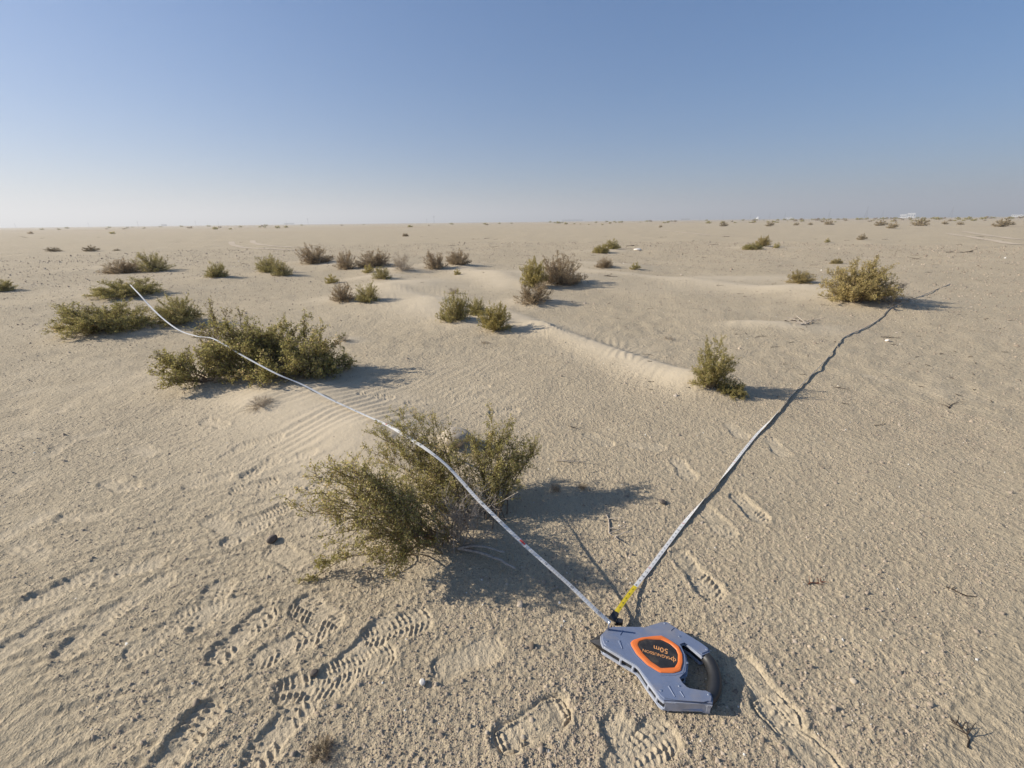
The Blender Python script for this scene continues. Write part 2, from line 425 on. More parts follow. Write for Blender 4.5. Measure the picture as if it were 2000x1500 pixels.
# ------------------------------------------------------------------ the ground: one sheet out to the horizon, finer near the place
def build_ground():
    STEP = 0.115
    fine = np.radians(np.arange(-60.03, 60.04, STEP))
    rest = np.radians(np.arange(63, 297.1, 3.0))
    th = np.concatenate([fine, rest])
    nt_ = len(th)
    rs = [0.05, 0.2, 0.32, 0.4, 0.46]
    r = 0.5
    while r < 9000:
        rs.append(r)
        d = max(0.003, r * r / 470 * 1.3)
        d = min(d, 0.02 * r if r < 30 else 0.045 * r)
        r += d
    rs = np.array(rs)
    nr = len(rs)
    dr_sp = np.gradient(rs)
    TH, R = np.meshgrid(th, rs)
    X = (np.sin(TH) * R).ravel(); Y = (np.cos(TH) * R).ravel()
    Rr = R.ravel()
    SP = np.maximum(np.repeat(dr_sp, nt_) * .6, Rr * math.radians(STEP))
    z, drift = coarse(X, Y)
    tone = smooth((gnoise(X * .02 + 3, Y * .05, 17) - .15) * 2.2) * smooth((Rr - 25) / 30) * .55
    # loose sand also lies in thin irregular sheets
    sheet = smooth((gnoise(X * .55, Y * .8, 11) + .5 * gnoise(X * 1.7, Y * 2.1, 12) - .25) * 1.8) * .22
    drift = np.clip(np.maximum(drift, sheet), 0, 1)
    # ripples
    near = np.where(Rr < 14)[0]
    x = X[near]; y = Y[near]; d = drift[near]; sp = SP[near]
    rip = np.zeros_like(x)
    for mx, my, rx, ry, s in PW:
        rip = np.maximum(rip, s * np.exp(-(((x - mx) / rx) ** 2 + ((y - my) / ry) ** 2) * 1.1))
    wx = x + .09 * gnoise(x * 2.2, y * 2.2, 21); wy = y + .11 * gnoise(x * 1.6, y * 1.6, 22) + .025 * gnoise(x * 6, y * 6, 23)
    ph = (wx * .85 - wy * .53) / .075
    saw = ph - np.floor(ph)
    wave = np.where(saw < .68, smooth(saw / .68), smooth((1 - saw) / .32))
    patch = smooth((gnoise(x * 2.3, y * 2.3, 24) + .45) * 1.5)
    a_r = .0095 * np.clip(.075 / (2.6 * sp), 0, 1)
    zz = rip * patch * a_r * (wave - .5)
    calm = np.clip(d + rip * .8, 0, 1)
    # lumps and grain of the gravelly crust
    rough = 1 - .68 * calm
    def octave(lx, ly, amp, seed, ang=0.0):
        c, s = math.cos(ang), math.sin(ang)
        u = x * c + y * s; v = -x * s + y * c
        fade = np.clip((min(lx, ly)) / (2.2 * sp), 0, 1)
        return amp * fade * gnoise(u / lx, v / ly, seed)
    zz += .006 * gnoise(x / .30, y / .22, 30) * (1 - .5 * calm)
    pm = .55 + .45 * gnoise(x / .7, y / .5, 31)
    pm = np.clip(pm, .2, 1.2)
    lump = octave(.075, .05, 1, 32, .35)
    zz += rough * pm * .0030 * lump
    b1 = octave(.030, .022, 1, 33, .4)
    zz += rough * pm * .0024 * np.where(b1 > 0, b1 ** 1.0 * 1.3, b1 * .5)
    b2 = octave(.014, .011, 1, 34, .4)
    zz += (.25 + .75 * rough) * .0026 * np.where(b2 > 0, b2 * 1.3, b2 * .5)
    mid = smooth((np.sqrt(x * x + y * y) - 2.2) / 2.0) * (1 - .75 * calm)
    zz += mid * (.007 * octave(.24, .16, 1, 36, .3) + .006 * octave(.12, .09, 1, 37, .3))
    # wind-combed streaks on the left
    left = smooth((-x - .1) / .8) * (1 - calm)
    st = octave(.16, .020, 1, 35, .33)
    zz += left * .0058 * st
    # footprints
    for cx, cy, ang, L, tr, dp, rnd in PR:
        idx = np.where((np.abs(x - cx) < .24) & (np.abs(y - cy) < .24))[0]
        if len(idx) == 0:
            continue
        c, s = math.cos(ang), math.sin(ang)
        u = ((x[idx] - cx) * c + (y[idx] - cy) * s) / L
        v = (-(x[idx] - cx) * s + (y[idx] - cy) * c)
        uu = np.clip(u + .5, 0, 1)
        wid = np.interp(uu, [0, .06, .2, .42, .6, .78, .93, 1], [.018, .033, .038, .033, .041, .047, .036, .013])
        endd = (.5 - np.abs(u)) * L
        sd = np.minimum(wid - np.abs(v), endd) + .004 * gnoise(x[idx] * 30, y[idx] * 30, 40)
        ins = smooth((sd + .003) / .010)
        keep = smooth((gnoise(x[idx] * 8 + rnd * 50, y[idx] * 8, 41) + .6) * 1.5)
        gw = gnoise(x[idx] * 22, y[idx] * 22, 42)
        q_u = u * L + .0022 * gw + .0012 * gnoise(x[idx] * 60, y[idx] * 60, 43)
        q_v = v + .003 * gnoise(x[idx] * 26 + 9, y[idx] * 26, 44)
        per = .0125 + .0045 * rnd
        if tr == 0:      # curved cross bars
            w_ = np.abs(((q_u + 9 * q_v ** 2) / per) % 1 - .5) * 2
            tread = smooth((w_ - .35) / .5) * smooth((np.abs(q_v) - .003) / .005)
        elif tr == 1:    # slanting bars in two halves, smooth waist
            sl = np.where(q_v > 0, 1, -1) * .55
            w_ = np.abs(((q_u + sl * q_v) / (per * 1.15)) % 1 - .5) * 2
            tread = smooth((w_ - .4) / .5) * np.where(np.abs(u + .08) < .1, .25, 1) * smooth(np.abs(q_v) / .006)
        else:            # worn sole: an outline groove and a few lugs
            w_ = np.abs((sd / .013) % 1 - .5) * 2
            tread = np.where(sd < .014, smooth((w_ - .3) / .5), .55 * smooth((np.abs((q_u / (per * 1.6)) % 1 - .5) * 2 - .5) / .4))
        lug = (_hash(np.floor(q_u / per + 400).astype(np.int64), np.floor(q_v / .019 + 50).astype(np.int64), int(rnd * 999)) & np.uint32(255)).astype(np.float32) / 255
        tread = tread * (.25 + .75 * smooth((lug - .12) * 1.8)) * smooth((np.abs((q_v / .019) % 1 - .5) * -2 + 1.0) / .3)
        cover = ins * (.35 + .65 * keep)
        # flatten the crust under the sole, press it down, squeeze sand up between the lugs and round the edge
        zz[idx] = zz[idx] * (1 - .85 * cover)
        zz[idx] += dp * cover * (-.0082 + .0086 * tread * (.25 + .75 * keep))
        lean = .55 + .45 * gnoise(x[idx] * 11 + 3, y[idx] * 11, 45)
        rim = np.exp(-((sd + .011) / .008) ** 2)
        zz[idx] += dp * .0050 * rim * np.clip(lean, 0, 1)
        d[idx] = np.maximum(d[idx], .45 * cover)
    z[near] += zz
    drift[near] = np.clip(d + rip * .5 * (1 - d), 0, 1)
    # hollow where the reel presses, and the bare place right under the photographer
    far = np.where(Rr >= 14)[0]
    z[far] += .02 * gnoise(X[far] / 1.5, Y[far] / 1.5, 50) * np.clip(1.5 / (2.2 * SP[far]), 0, 1)
    V = np.stack([X, Y, z], 1)
    i = np.arange(nr - 1)[:, None]; j = np.arange(nt_)[None, :]
    jn = (j + 1) % nt_
    F = np.stack([i * nt_ + j, (i + 1) * nt_ + j, (i + 1) * nt_ + jn, i * nt_ + jn], -1).reshape(-1, 4)
    F = F[:, ::-1]
    me = np_mesh("ground", V, F.ravel(), 4, smooth=True)
    add_attr(me, "drift", drift)
    add_attr(me, "tone", tone)
    o = link_mesh("ground", me, M['sand'])
    tag(o, kind='structure')
    return o, (rs, fine, z.reshape(nr, nt_), drift.reshape(nr, nt_))

ground, GRID = build_ground()

def surf(x, y):
    """height and driftness of the finished mesh (arrays)"""
    rs, th, Z, Dm = GRID
    x = np.asarray(x); y = np.asarray(y)
    r = np.sqrt(x * x + y * y); t = np.arctan2(x, y)
    i = np.clip(np.searchsorted(rs, r) - 1, 0, len(rs) - 2)
    nf = len(th)
    tf = (t - th[0]) / (th[1] - th[0])
    j = np.clip(np.floor(tf).astype(int), 0, nf - 2)
    a = np.clip((r - rs[i]) / (rs[i + 1] - rs[i]), 0, 1); b = np.clip(tf - j, 0, 1)
    z = (Z[i, j] * (1 - a) + Z[i + 1, j] * a) * (1 - b) + (Z[i, j + 1] * (1 - a) + Z[i + 1, j + 1] * a) * b
    return z, Dm[i, j]

# ------------------------------------------------------------------ tyre tracks far off: pale strips pressed in the sand
def track(pts, w, label):
    W = [Vector(on_ground(*p)) for p in pts]
    P = []
    for i in range(len(W) - 1):
        for k in range(8):
            P.append(W[i].lerp(W[i + 1], k / 8))
    P.append(W[-1])
    vs, fs = [], []
    for i, p in enumerate(P):
        t = (P[min(i + 1, len(P) - 1)] - P[max(i - 1, 0)]).normalized()
        n = Vector((-t.y, t.x, 0))
        for s in (-1, 1):
            q = p + n * s * w / 2
            vs.append((q.x, q.y, float(surf([q.x], [q.y])[0][0]) + .012))
        if i:
            a = 2 * i
            fs.append((a - 2, a - 1, a + 1, a))
    me = bpy.data.meshes.new("tyre_track")
    me.from_pydata(vs, [], fs)
    o = link_mesh("tyre_track", me, M['track'])
    tag(o, kind='structure')
track([(452, 472), (453, 477), (468, 482), (505, 486), (560, 488), (640, 487)], .35, '')
track([(494, 470), (494, 474), (508, 478), (545, 482), (600, 484)], .35, '')
track([(1290, 449), (1340, 455), (1400, 460), (1450, 462)], .35, '')
track([(1880, 452), (1930, 460), (2000, 468)], .4, '')
track([(1850, 456), (1910, 466), (1990, 478)], .4, '')

# ------------------------------------------------------------------ gravel: grains and clods too many to count
def build_gravel():
    rng = np.random.default_rng(3)
    n = 290000
    u = rng.random(n)
    r = np.where(rng.random(n) < .66, .5 * (3.6 / .5) ** u, 2.8 * (26 / 2.8) ** u)
    t = np.radians(rng.uniform(-58, 58, n))
    x = np.sin(t) * r; y = np.cos(t) * r
    z, d = surf(x, y)
    cl = gnoise(x / .35, y / .3, 60) * .5 + .5
    right = smooth((x / np.maximum(y, .3) + .2) / .6)
    keep = rng.random(n) < (1 - np.clip(d * 1.25, 0, .97)) * (.35 + .65 * cl) * (.55 + .45 * right)
    for cx, cy, ang, L, tr, dp, rnd in PR:
        c, s_ = math.cos(ang), math.sin(ang)
        du = (x - cx) * c + (y - cy) * s_; dv = -(x - cx) * s_ + (y - cy) * c
        keep &= ~((np.abs(du) < L * .5) & (np.abs(dv) < .042) & (rng.random(n) < .85))
    x, y, z, r = x[keep], y[keep], z[keep], r[keep]
    n = len(x)
    s = np.exp(rng.normal(math.log(.0018), .5, n))
    s = np.maximum(s, r * .00095 * np.exp(rng.normal(0, .35, n)))
    big = rng.random(n) < .006
    s[big] *= rng.uniform(1.6, 2.6, big.sum())
    k = 4
    ang = rng.random(n)[:, None] * 6.28 + np.arange(k)[None] * (2 * math.pi / k)
    rad = s[:, None] * rng.uniform(.65, 1.25, (n, k))
    V = np.zeros((n, k + 1, 3))
    V[:, :k, 0] = x[:, None] + np.cos(ang) * rad
    V[:, :k, 1] = y[:, None] + np.sin(ang) * rad
    V[:, :k, 2] = (z - s * .25)[:, None]
    V[:, k, 0] = x + rng.normal(0, .3, n) * s
    V[:, k, 1] = y + rng.normal(0, .3, n) * s
    V[:, k, 2] = z + s * rng.uniform(.6, 1.3, n)
    b = (np.arange(n) * (k + 1))[:, None]
    F = np.stack([b + np.arange(k)[None], b + (np.arange(k)[None] + 1) % k, np.broadcast_to(b + k, (n, k))], -1)
    me = np_mesh("gravel", V.reshape(-1, 3), F.ravel(), 3)
    tint = np.clip(rng.normal(.5, .17, n), 0, .9)
    tint[rng.random(n) < .006] = 1.0
    tint[rng.random(n) < .06] *= .15
    tint = tint * (1 - .6 * smooth((r - 2.5) / 4) * (rng.random(n) < .6))  # farther grains darkened: small shadow specks of rough ground put into the tint
    add_attr(me, "tint", np.repeat(tint, k + 1))
    o = link_mesh("gravel", me, M['gravel'])
    tag(o, 'loose sand-coloured grains and clods strewn over the desert ground', 'gravel', kind='stuff')
build_gravel()

# ------------------------------------------------------------------ shrubs
def unit(v):
    return v / (np.linalg.norm(v) + 1e-9)

class Shrub:
    def __init__(self, seed):
        self.rng = np.random.default_rng(seed)
        self.tubes = []
        self.lp, self.ld, self.lt, self.ls = [], [], [], []

    def tube(self, pts, r0, r1):
        self.tubes.append((np.asarray(pts, float), r0, r1))

    def stem_mesh(self, name):
        by = {}
        for p, r0, r1 in self.tubes:
            by.setdefault(len(p), []).append((p, r0, r1))
        VV, FF, base = [], [], 0
        for n, lst in by.items():
            P = np.stack([q[0] for q in lst]); m = len(lst)
            R0 = np.array([q[1] for q in lst]); R1 = np.array([q[2] for q in lst])
            T = np.empty_like(P)
            T[:, 1:-1] = P[:, 2:] - P[:, :-2]; T[:, 0] = P[:, 1] - P[:, 0]; T[:, -1] = P[:, -1] - P[:, -2]
            T /= np.linalg.norm(T, axis=2, keepdims=True) + 1e-9
            A = np.cross(T, np.array([0.31, 0.2, 0.93])); A /= np.linalg.norm(A, axis=2, keepdims=True) + 1e-9
            B = np.cross(T, A)
            r = R0[:, None] + (R1 - R0)[:, None] * np.linspace(0, 1, n)[None]
            V = np.stack([P + r[..., None] * (math.cos(k * 2.0944) * A + math.sin(k * 2.0944) * B) for k in range(3)], 2)
            VV.append(V.reshape(-1, 3))
            idx = base + np.arange(m * n * 3).reshape(m, n, 3)
            p, q = idx[:, :-1], idx[:, 1:]
            p2, q2 = np.roll(p, -1, 2), np.roll(q, -1, 2)
            FF.append(np.stack([p, p2, q2, q], -1).reshape(-1, 4))
            base += m * n * 3
        return np_mesh(name, np.concatenate(VV), np.concatenate(FF).ravel(), 4)

    def curve(self, p0, p1, sag, n=9, wob=.03):
        """arching branch from p0 to p1; sag > 0 bows it upwards in the middle"""
        rng = self.rng
        p0 = np.asarray(p0, float); p1 = np.asarray(p1, float)
        L = np.linalg.norm(p1 - p0)
        t = np.linspace(0, 1, n)[:, None]
        P = p0 + (p1 - p0) * t
        P[:, 2] += (sag * L * np.sin(t * math.pi))[:, 0]
        w = rng.normal(0, wob * L, (n, 3)); w[0] = 0
        w = np.cumsum(w, 0) * .35 * t
        return P + w

    def leaves(self, P, dens, spread, tone, size):
        """leaflets along a twig polyline"""
        rng = self.rng
        P = np.asarray(P)
        seg = np.linalg.norm(np.diff(P, axis=0), axis=1)
        L = seg.sum()
        n = rng.poisson(max(L * dens, .01))
        if n == 0:
            return
        s = rng.random(n) * L
        cum = np.concatenate([[0], np.cumsum(seg)])
        i = np.clip(np.searchsorted(cum, s) - 1, 0, len(seg) - 1)
        f = ((s - cum[i]) / seg[i])[:, None]
        pos = P[i] * (1 - f) + P[i + 1] * f
        d = rng.normal(0, 1, (n, 3)); d[:, 2] += .5
        d /= np.linalg.norm(d, axis=1)[:, None]
        self.lp.append(pos + d * spread * rng.random((n, 1)))
        self.ld.append(d)
        self.lt.append(np.clip(tone + rng.normal(0, .17, n), 0, 1))
        self.ls.append(size * rng.uniform(.6, 1.35, n))

    def branch(self, P, r0, twigs, twig_len, dens, size, tone, from_=.25, spread=.006, bare=False, sub=3, up=.35):
        rng = self.rng
        n = len(P)
        self.tube(P, r0, r0 * .3)
        Ltot = np.linalg.norm(np.diff(P, axis=0), axis=1).sum()
        for _ in range(twigs):
            f = from_ + (1 - from_) * rng.random() ** .8
            k = min(int(f * (n - 1)), n - 2); ff = f * (n - 1) - k
            p = P[k] * (1 - ff) + P[k + 1] * ff
            t = unit(P[k + 1] - P[k])
            d = unit(t * .75 + rng.normal(0, .6, 3) + np.array([0, 0, up]))
            l = twig_len * rng.uniform(.45, 1.2) * (1.15 - .55 * f)
            e = p + d * l
            mid = (p + e) / 2 + rng.normal(0, .08 * l, 3)
            T = np.array([p, mid, e + np.array([0, 0, .06 * l])])
            self.tube(T, r0 * .38, r0 * .14)
            tt = tone + rng.normal(0, .08)
            if not bare:
                self.leaves(T, dens, spread, tt, size)
            for _s in range(sub):
                g = rng.uniform(.25, 1.0)
                q = T[0] * (1 - g) + T[2] * g
                d2 = unit(d * .6 + rng.normal(0, .7, 3) + np.array([0, 0, up * .5]))
                l2 = l * rng.uniform(.25, .55)
                S = np.array([q, q + d2 * l2])
                self.tube(S, r0 * .2, r0 * .1)
                if not bare:
                    self.leaves(S, dens * 1.25, spread, tt + .16, size)  # lighter tint: sunlit tips put into the colour, along with yellow-green new growth
        if not bare:
            k0 = int(n * .55)
            self.leaves(P[k0:], dens, spread, tone, size)

    def meshes(self, name):
        sm = self.stem_mesh(name + "_stems")
        lm = None
        if self.lp:
            p = np.concatenate(self.lp); d = np.concatenate(self.ld); t = np.concatenate(self.lt); s = np.concatenate(self.ls)
            n = len(p)
            a = np.cross(d, self.rng.normal(0, 1, (n, 3))); a /= np.linalg.norm(a, axis=1)[:, None] + 1e-9
            L = s[:, None]; W = s[:, None] * .30
            V = np.stack([p, p + d * L * .5 + a * W, p + d * L, p + d * L * .5 - a * W], 1)
            lm = np_mesh(name + "_leaves", V.reshape(-1, 3), np.arange(4 * n), 4)
            add_attr(lm, "tint", np.repeat(t, 4))
        return sm, lm

def make_front():
    s = Shrub(11)
    rng = s.rng
    def tips(base, lst, r0, twigs, tl, dens, tone, sag, bare=False, from_=.25, sub=4, size=.0068):
        for px, py, Y in lst:
            tip = np.array(at_depth(px, py, Y))
            g = hz(tip[0], tip[1])
            tip[2] = max(tip[2], g + .012)
            b = np.array(base) + np.array([rng.normal(0, .03), rng.normal(0, .03), 0])
            b[2] = hz(b[0], b[1]) - .01
            P = s.curve(b, tip, sag)
            s.branch(P, r0, twigs, tl, dens, size, tone + rng.normal(0, .07), from_, bare=bare, sub=sub)
    left = [(603, 960, 1.12), (640, 908, 1.15), (672, 900, 1.2), (700, 925, 1.15), (612, 1010, 1.07), (655, 1040, 1.04), (690, 1085, 1.02), (742, 1100, 1.03),
            (740, 1000, 1.06), (675, 960, 1.07), (720, 955, 1.1), (640, 975, 1.02), (770, 1105, 1.04), (690, 1000, 1.0), (630, 935, 1.1), (765, 1050, 1.08), (710, 1050, 1.03), (660, 930, 1.22), (700, 965, 1.2), (735, 930, 1.25), (760, 960, 1.2), (625, 990, 1.12), (650, 1010, 1.1), (720, 1080, 1.08), (780, 1000, 1.15), (600, 985, 1.05), (680, 915, 1.1)]
    tips((-.30, 1.24, 0), left, .0030, 18, .10, 205, .64, .10)
    tips((-.33, 1.2, 0), [(597, 1132, 1.07), (625, 1110, 1.07)], .003, 14, .05, 300, .5, .12, from_=.6)
    back = [(728, 838, 1.72), (790, 796, 1.78), (805, 840, 1.7), (855, 812, 1.85), (765, 868, 1.55), (838, 860, 1.7), (745, 905, 1.45), (800, 900, 1.5), (870, 850, 1.8), (775, 830, 1.65), (720, 880, 1.5), (750, 855, 1.6), (810, 815, 1.75), (835, 830, 1.75), (785, 870, 1.55), (815, 880, 1.6)]
    tips((-.20, 1.36, 0), [(a_, b_, 1.50 + .5 * (c_ - 1.45)) for a_, b_, c_ in back], .0028, 18, .10, 225, .56, .05)
    right = [(962, 818, 1.85), (1000, 838, 1.82), (1046, 872, 1.72), (1022, 905, 1.62), (905, 850, 1.85), (930, 885, 1.7), (980, 895, 1.62), (1000, 870, 1.7), (945, 845, 1.8), (890, 900, 1.6), (960, 925, 1.55), (1030, 885, 1.8), (985, 850, 1.75), (1015, 860, 1.8), (920, 860, 1.75), (1040, 880, 1.7), (995, 915, 1.58), (940, 905, 1.6), (975, 835, 1.85)]
    tips((-.09, 1.40, 0), [(a_, b_, 1.46 + .6 * (c_ - 1.55)) for a_, b_, c_ in right], .0028, 18, .095, 230, .54, .06)
    low = [(840, 910, 1.45), (810, 925, 1.38), (860, 925, 1.5), (770, 935, 1.35), (790, 1050, 1.12), (820, 1075, 1.1), (780, 1085, 1.08), (735, 1060, 1.05), (850, 955, 1.35), (870, 965, 1.3), (800, 960, 1.3), (780, 970, 1.25), (760, 985, 1.2), (820, 930, 1.55), (880, 930, 1.62), (930, 930, 1.6)]
    tips((-.22, 1.3, 0), low, .003, 17, .085, 200, .45, .05)
    sm, lm = s.meshes("front_shrub")
    d = Shrub(12)
    for px, py, Y in [(848, 985, 1.25), (880, 962, 1.26), (905, 968, 1.25), (935, 985, 1.24), (925, 1025, 1.2), (885, 1005, 1.2), (955, 1045, 1.17), (1012, 952, 1.3), (865, 1030, 1.18), (830, 1010, 1.2), (900, 1000, 1.16), (950, 960, 1.35), (915, 940, 1.32), (870, 990, 1.22), (895, 1020, 1.17), (920, 1000, 1.2), (845, 1045, 1.15), (935, 1010, 1.22)]:
        b = np.array([-.20 + d.rng.normal(0, .03), 1.23 + d.rng.normal(0, .03), 0]); b[2] = hz(b[0], b[1])
        P = d.curve(b, at_depth(px, py, Y), .04, wob=.05)
        d.branch(P, .0027, 13, .075, 0, .005, .5, .25, bare=True, sub=3)
    b = (-.2, 1.2, hz(-.2, 1.2) + .01)
    d.tube(d.curve(b, (.0, 1.11, hz(0, 1.11) + .012), .06, wob=.05), .009, .005)
    d.tube(d.curve(b, (-.05, 1.17, hz(-.05, 1.17) + .03), .12, wob=.06), .008, .004)
    dm, _ = d.meshes("front_shrub_dead")
    x, y, z = on_ground(815, 1050)
    root = empty("desert_shrub", (x, y, z))
    inv = Matrix.Translation((-x, -y, -z))
    for nm, me, mt in (("stems", sm, M['bark']), ("foliage", lm, M['leaf_green']), ("dead_twigs", dm, M['bark_grey'])):
        me.transform(inv)
        o = link_mesh(nm, me, mt, root)
        if nm == "dead_twigs":
            o['label'] = "bare pale grey twigs at the heart of the shrub"
    tag(root, "large sprawling olive-green shrub nearest the camera with bare grey twigs inside", "shrub")
make_front()

def generic(seed, n_main, flatness, r0, twigs, tl, dens, size, sag=.05, sub=3, from_=.3, lop=0.0, hh=.6, tone=.5, bare_frac=0.0, spread=.010):
    """shrub about 1 m wide and hh tall before scaling"""
    s = Shrub(seed)
    rng = s.rng
    for i in range(n_main):
        az = 2 * math.pi * (i + rng.uniform(-.4, .4)) / n_main
        e = rng.random() ** flatness
        rad = .46 * math.sqrt(max(0, 1 - (e * .93) ** 2)) * rng.uniform(.8, 1.1)
        h = e * rng.uniform(.7, 1.0) * hh
        tip = np.array([math.cos(az) * rad + lop * h, math.sin(az) * rad, max(.04, h)])
        b = np.array([rng.normal(0, .05), rng.normal(0, .05), -.02])
        P = s.curve(b, tip, sag, n=7, wob=.04)
        s.branch(P, r0, twigs, tl, dens, size, tone + rng.normal(0, .12), from_, spread, bare=rng.random() < bare_frac, sub=sub)
    return s.meshes("shrub%d" % seed) + (hh,)

TEMPL = {
    'dense': generic(21, 84, 1.1, .004, 16, .125, 130, .0145, sag=.06, from_=.15, hh=.45),
    'dense2': generic(22, 76, 1.0, .004, 16, .125, 130, .0145, sag=.05, lop=.10, from_=.15, hh=.58),
    'upright': generic(29, 60, .75, .0045, 17, .155, 125, .0165, sag=.02, lop=.05, from_=.12, hh=1.05, tone=.55),
    'round': generic(23, 76, .85, .004, 16, .12, 125, .0155, from_=.15, hh=.68, tone=.6),
    'spiky': generic(24, 58, .9, .0045, 14, .16, 88, .016, sag=-.02, tone=.5, from_=.12, hh=.58),
    'spiky2': generic(25, 54, .9, .0045, 14, .16, 90, .016, sag=-.02, lop=-.1, tone=.5, from_=.12, hh=.66),
    'bare': generic(26, 52, .8, .0045, 12, .17, 34, .014, sag=-.02, bare_frac=.45, from_=.15, hh=.66),
    'tuft': generic(27, 26, .8, .006, 9, .18, 60, .035, sub=2, from_=.1, hh=.6),
    'far': generic(28, 16, .9, .012, 5, .22, 20, .10, sub=1, from_=.1, hh=.5),
}

def shrub(label, px, py, wpx, hpx, kind, leaf, rz=0.0, bark='bark', group=None, parts=True, depth_ratio=.85, name="desert_shrub"):
    x, y, z = on_ground(px, py)
    y += .0
    dep = y * math.cos(PITCH) + (CAM_H - z) * math.sin(PITCH)
    w = wpx * dep / FPX; h = hpx * dep / FPX * 1.02
    # the pixel marks the front foot of the shrub; its centre stands half its depth behind
    r = math.hypot(x, y); k = 1 + w * .28 / r
    x, y = x * k, y * k; z = hz(x, y)
    sm, lm, hh = TEMPL[kind]
    root = empty(name, (x, y, z - .01), rz, (w * 1.22, w * 1.22 * depth_ratio, h * 1.08 / hh))
    for nm, me, mt in (("stems", sm, M[bark]), ("foliage", lm, M[leaf])):
        if len(me.materials) == 0:
            me.materials.append(mt)
        o = link_mesh(nm, me, None, root)
        o.material_slots[0].link = 'OBJECT'       # alike shrubs share their mesh, each keeps its own colour
        o.material_slots[0].material = mt
    tag(root, label, "shrub", group)
    return root

# the big clump on the left, under the tape: three bodies of one plant
def make_left():
    s = Shrub(31)
    rng = s.rng
    x0, y0, z0 = on_ground(500, 735)
    def clump(px, py, n, w, dpt, h, tone, r0=.005, dens=150):
        bx, by, bz = on_ground(px, py)
        by += dpt * .3
        for i in range(n):
            az = rng.uniform(0, 6.28); e = rng.random() ** .8
            rad = math.sqrt(max(0, 1 - (e * .9) ** 2)) * rng.uniform(.75, 1.1)
            tip = np.array([bx + math.cos(az) * rad * w, by + math.sin(az) * rad * dpt, hz(bx, by) + max(.03, h * e * rng.uniform(.8, 1.05))])
            b = np.array([bx + rng.normal(0, .06), by + rng.normal(0, .06), hz(bx, by) - .02])
            P = s.curve(b, tip, .07, n=7)
            s.branch(P, r0, 16, .125, dens * .8, .0135, tone + rng.normal(0, .1), .3, .008)
    clump(575, 728, 28, .40, .34, .36, .55)
    clump(490, 725, 26, .36, .34, .36, .5)
    clump(455, 735, 18, .30, .3, .28, .42)
    clump(385, 752, 20, .33, .26, .24, .42)
    clump(530, 740, 26, .42, .3, .17, .5)
    clump(610, 730, 16, .25, .25, .2, .5)
    clump(440, 690, 12, .25, .25, .50, .15, dens=70)
    sm, lm = s.meshes("left_shrub")
    root = empty("desert_shrub", (x0, y0, z0))
    inv = Matrix.Translation((-x0, -y0, -z0))
    sm.transform(inv); lm.transform(inv)
    link_mesh("stems", sm, M['bark'], root)
    link_mesh("foliage", lm, M['leaf_green'], root)
    tag(root, "biggest dense dark green shrub on the left, crossed by the white tape", "shrub")
make_left()

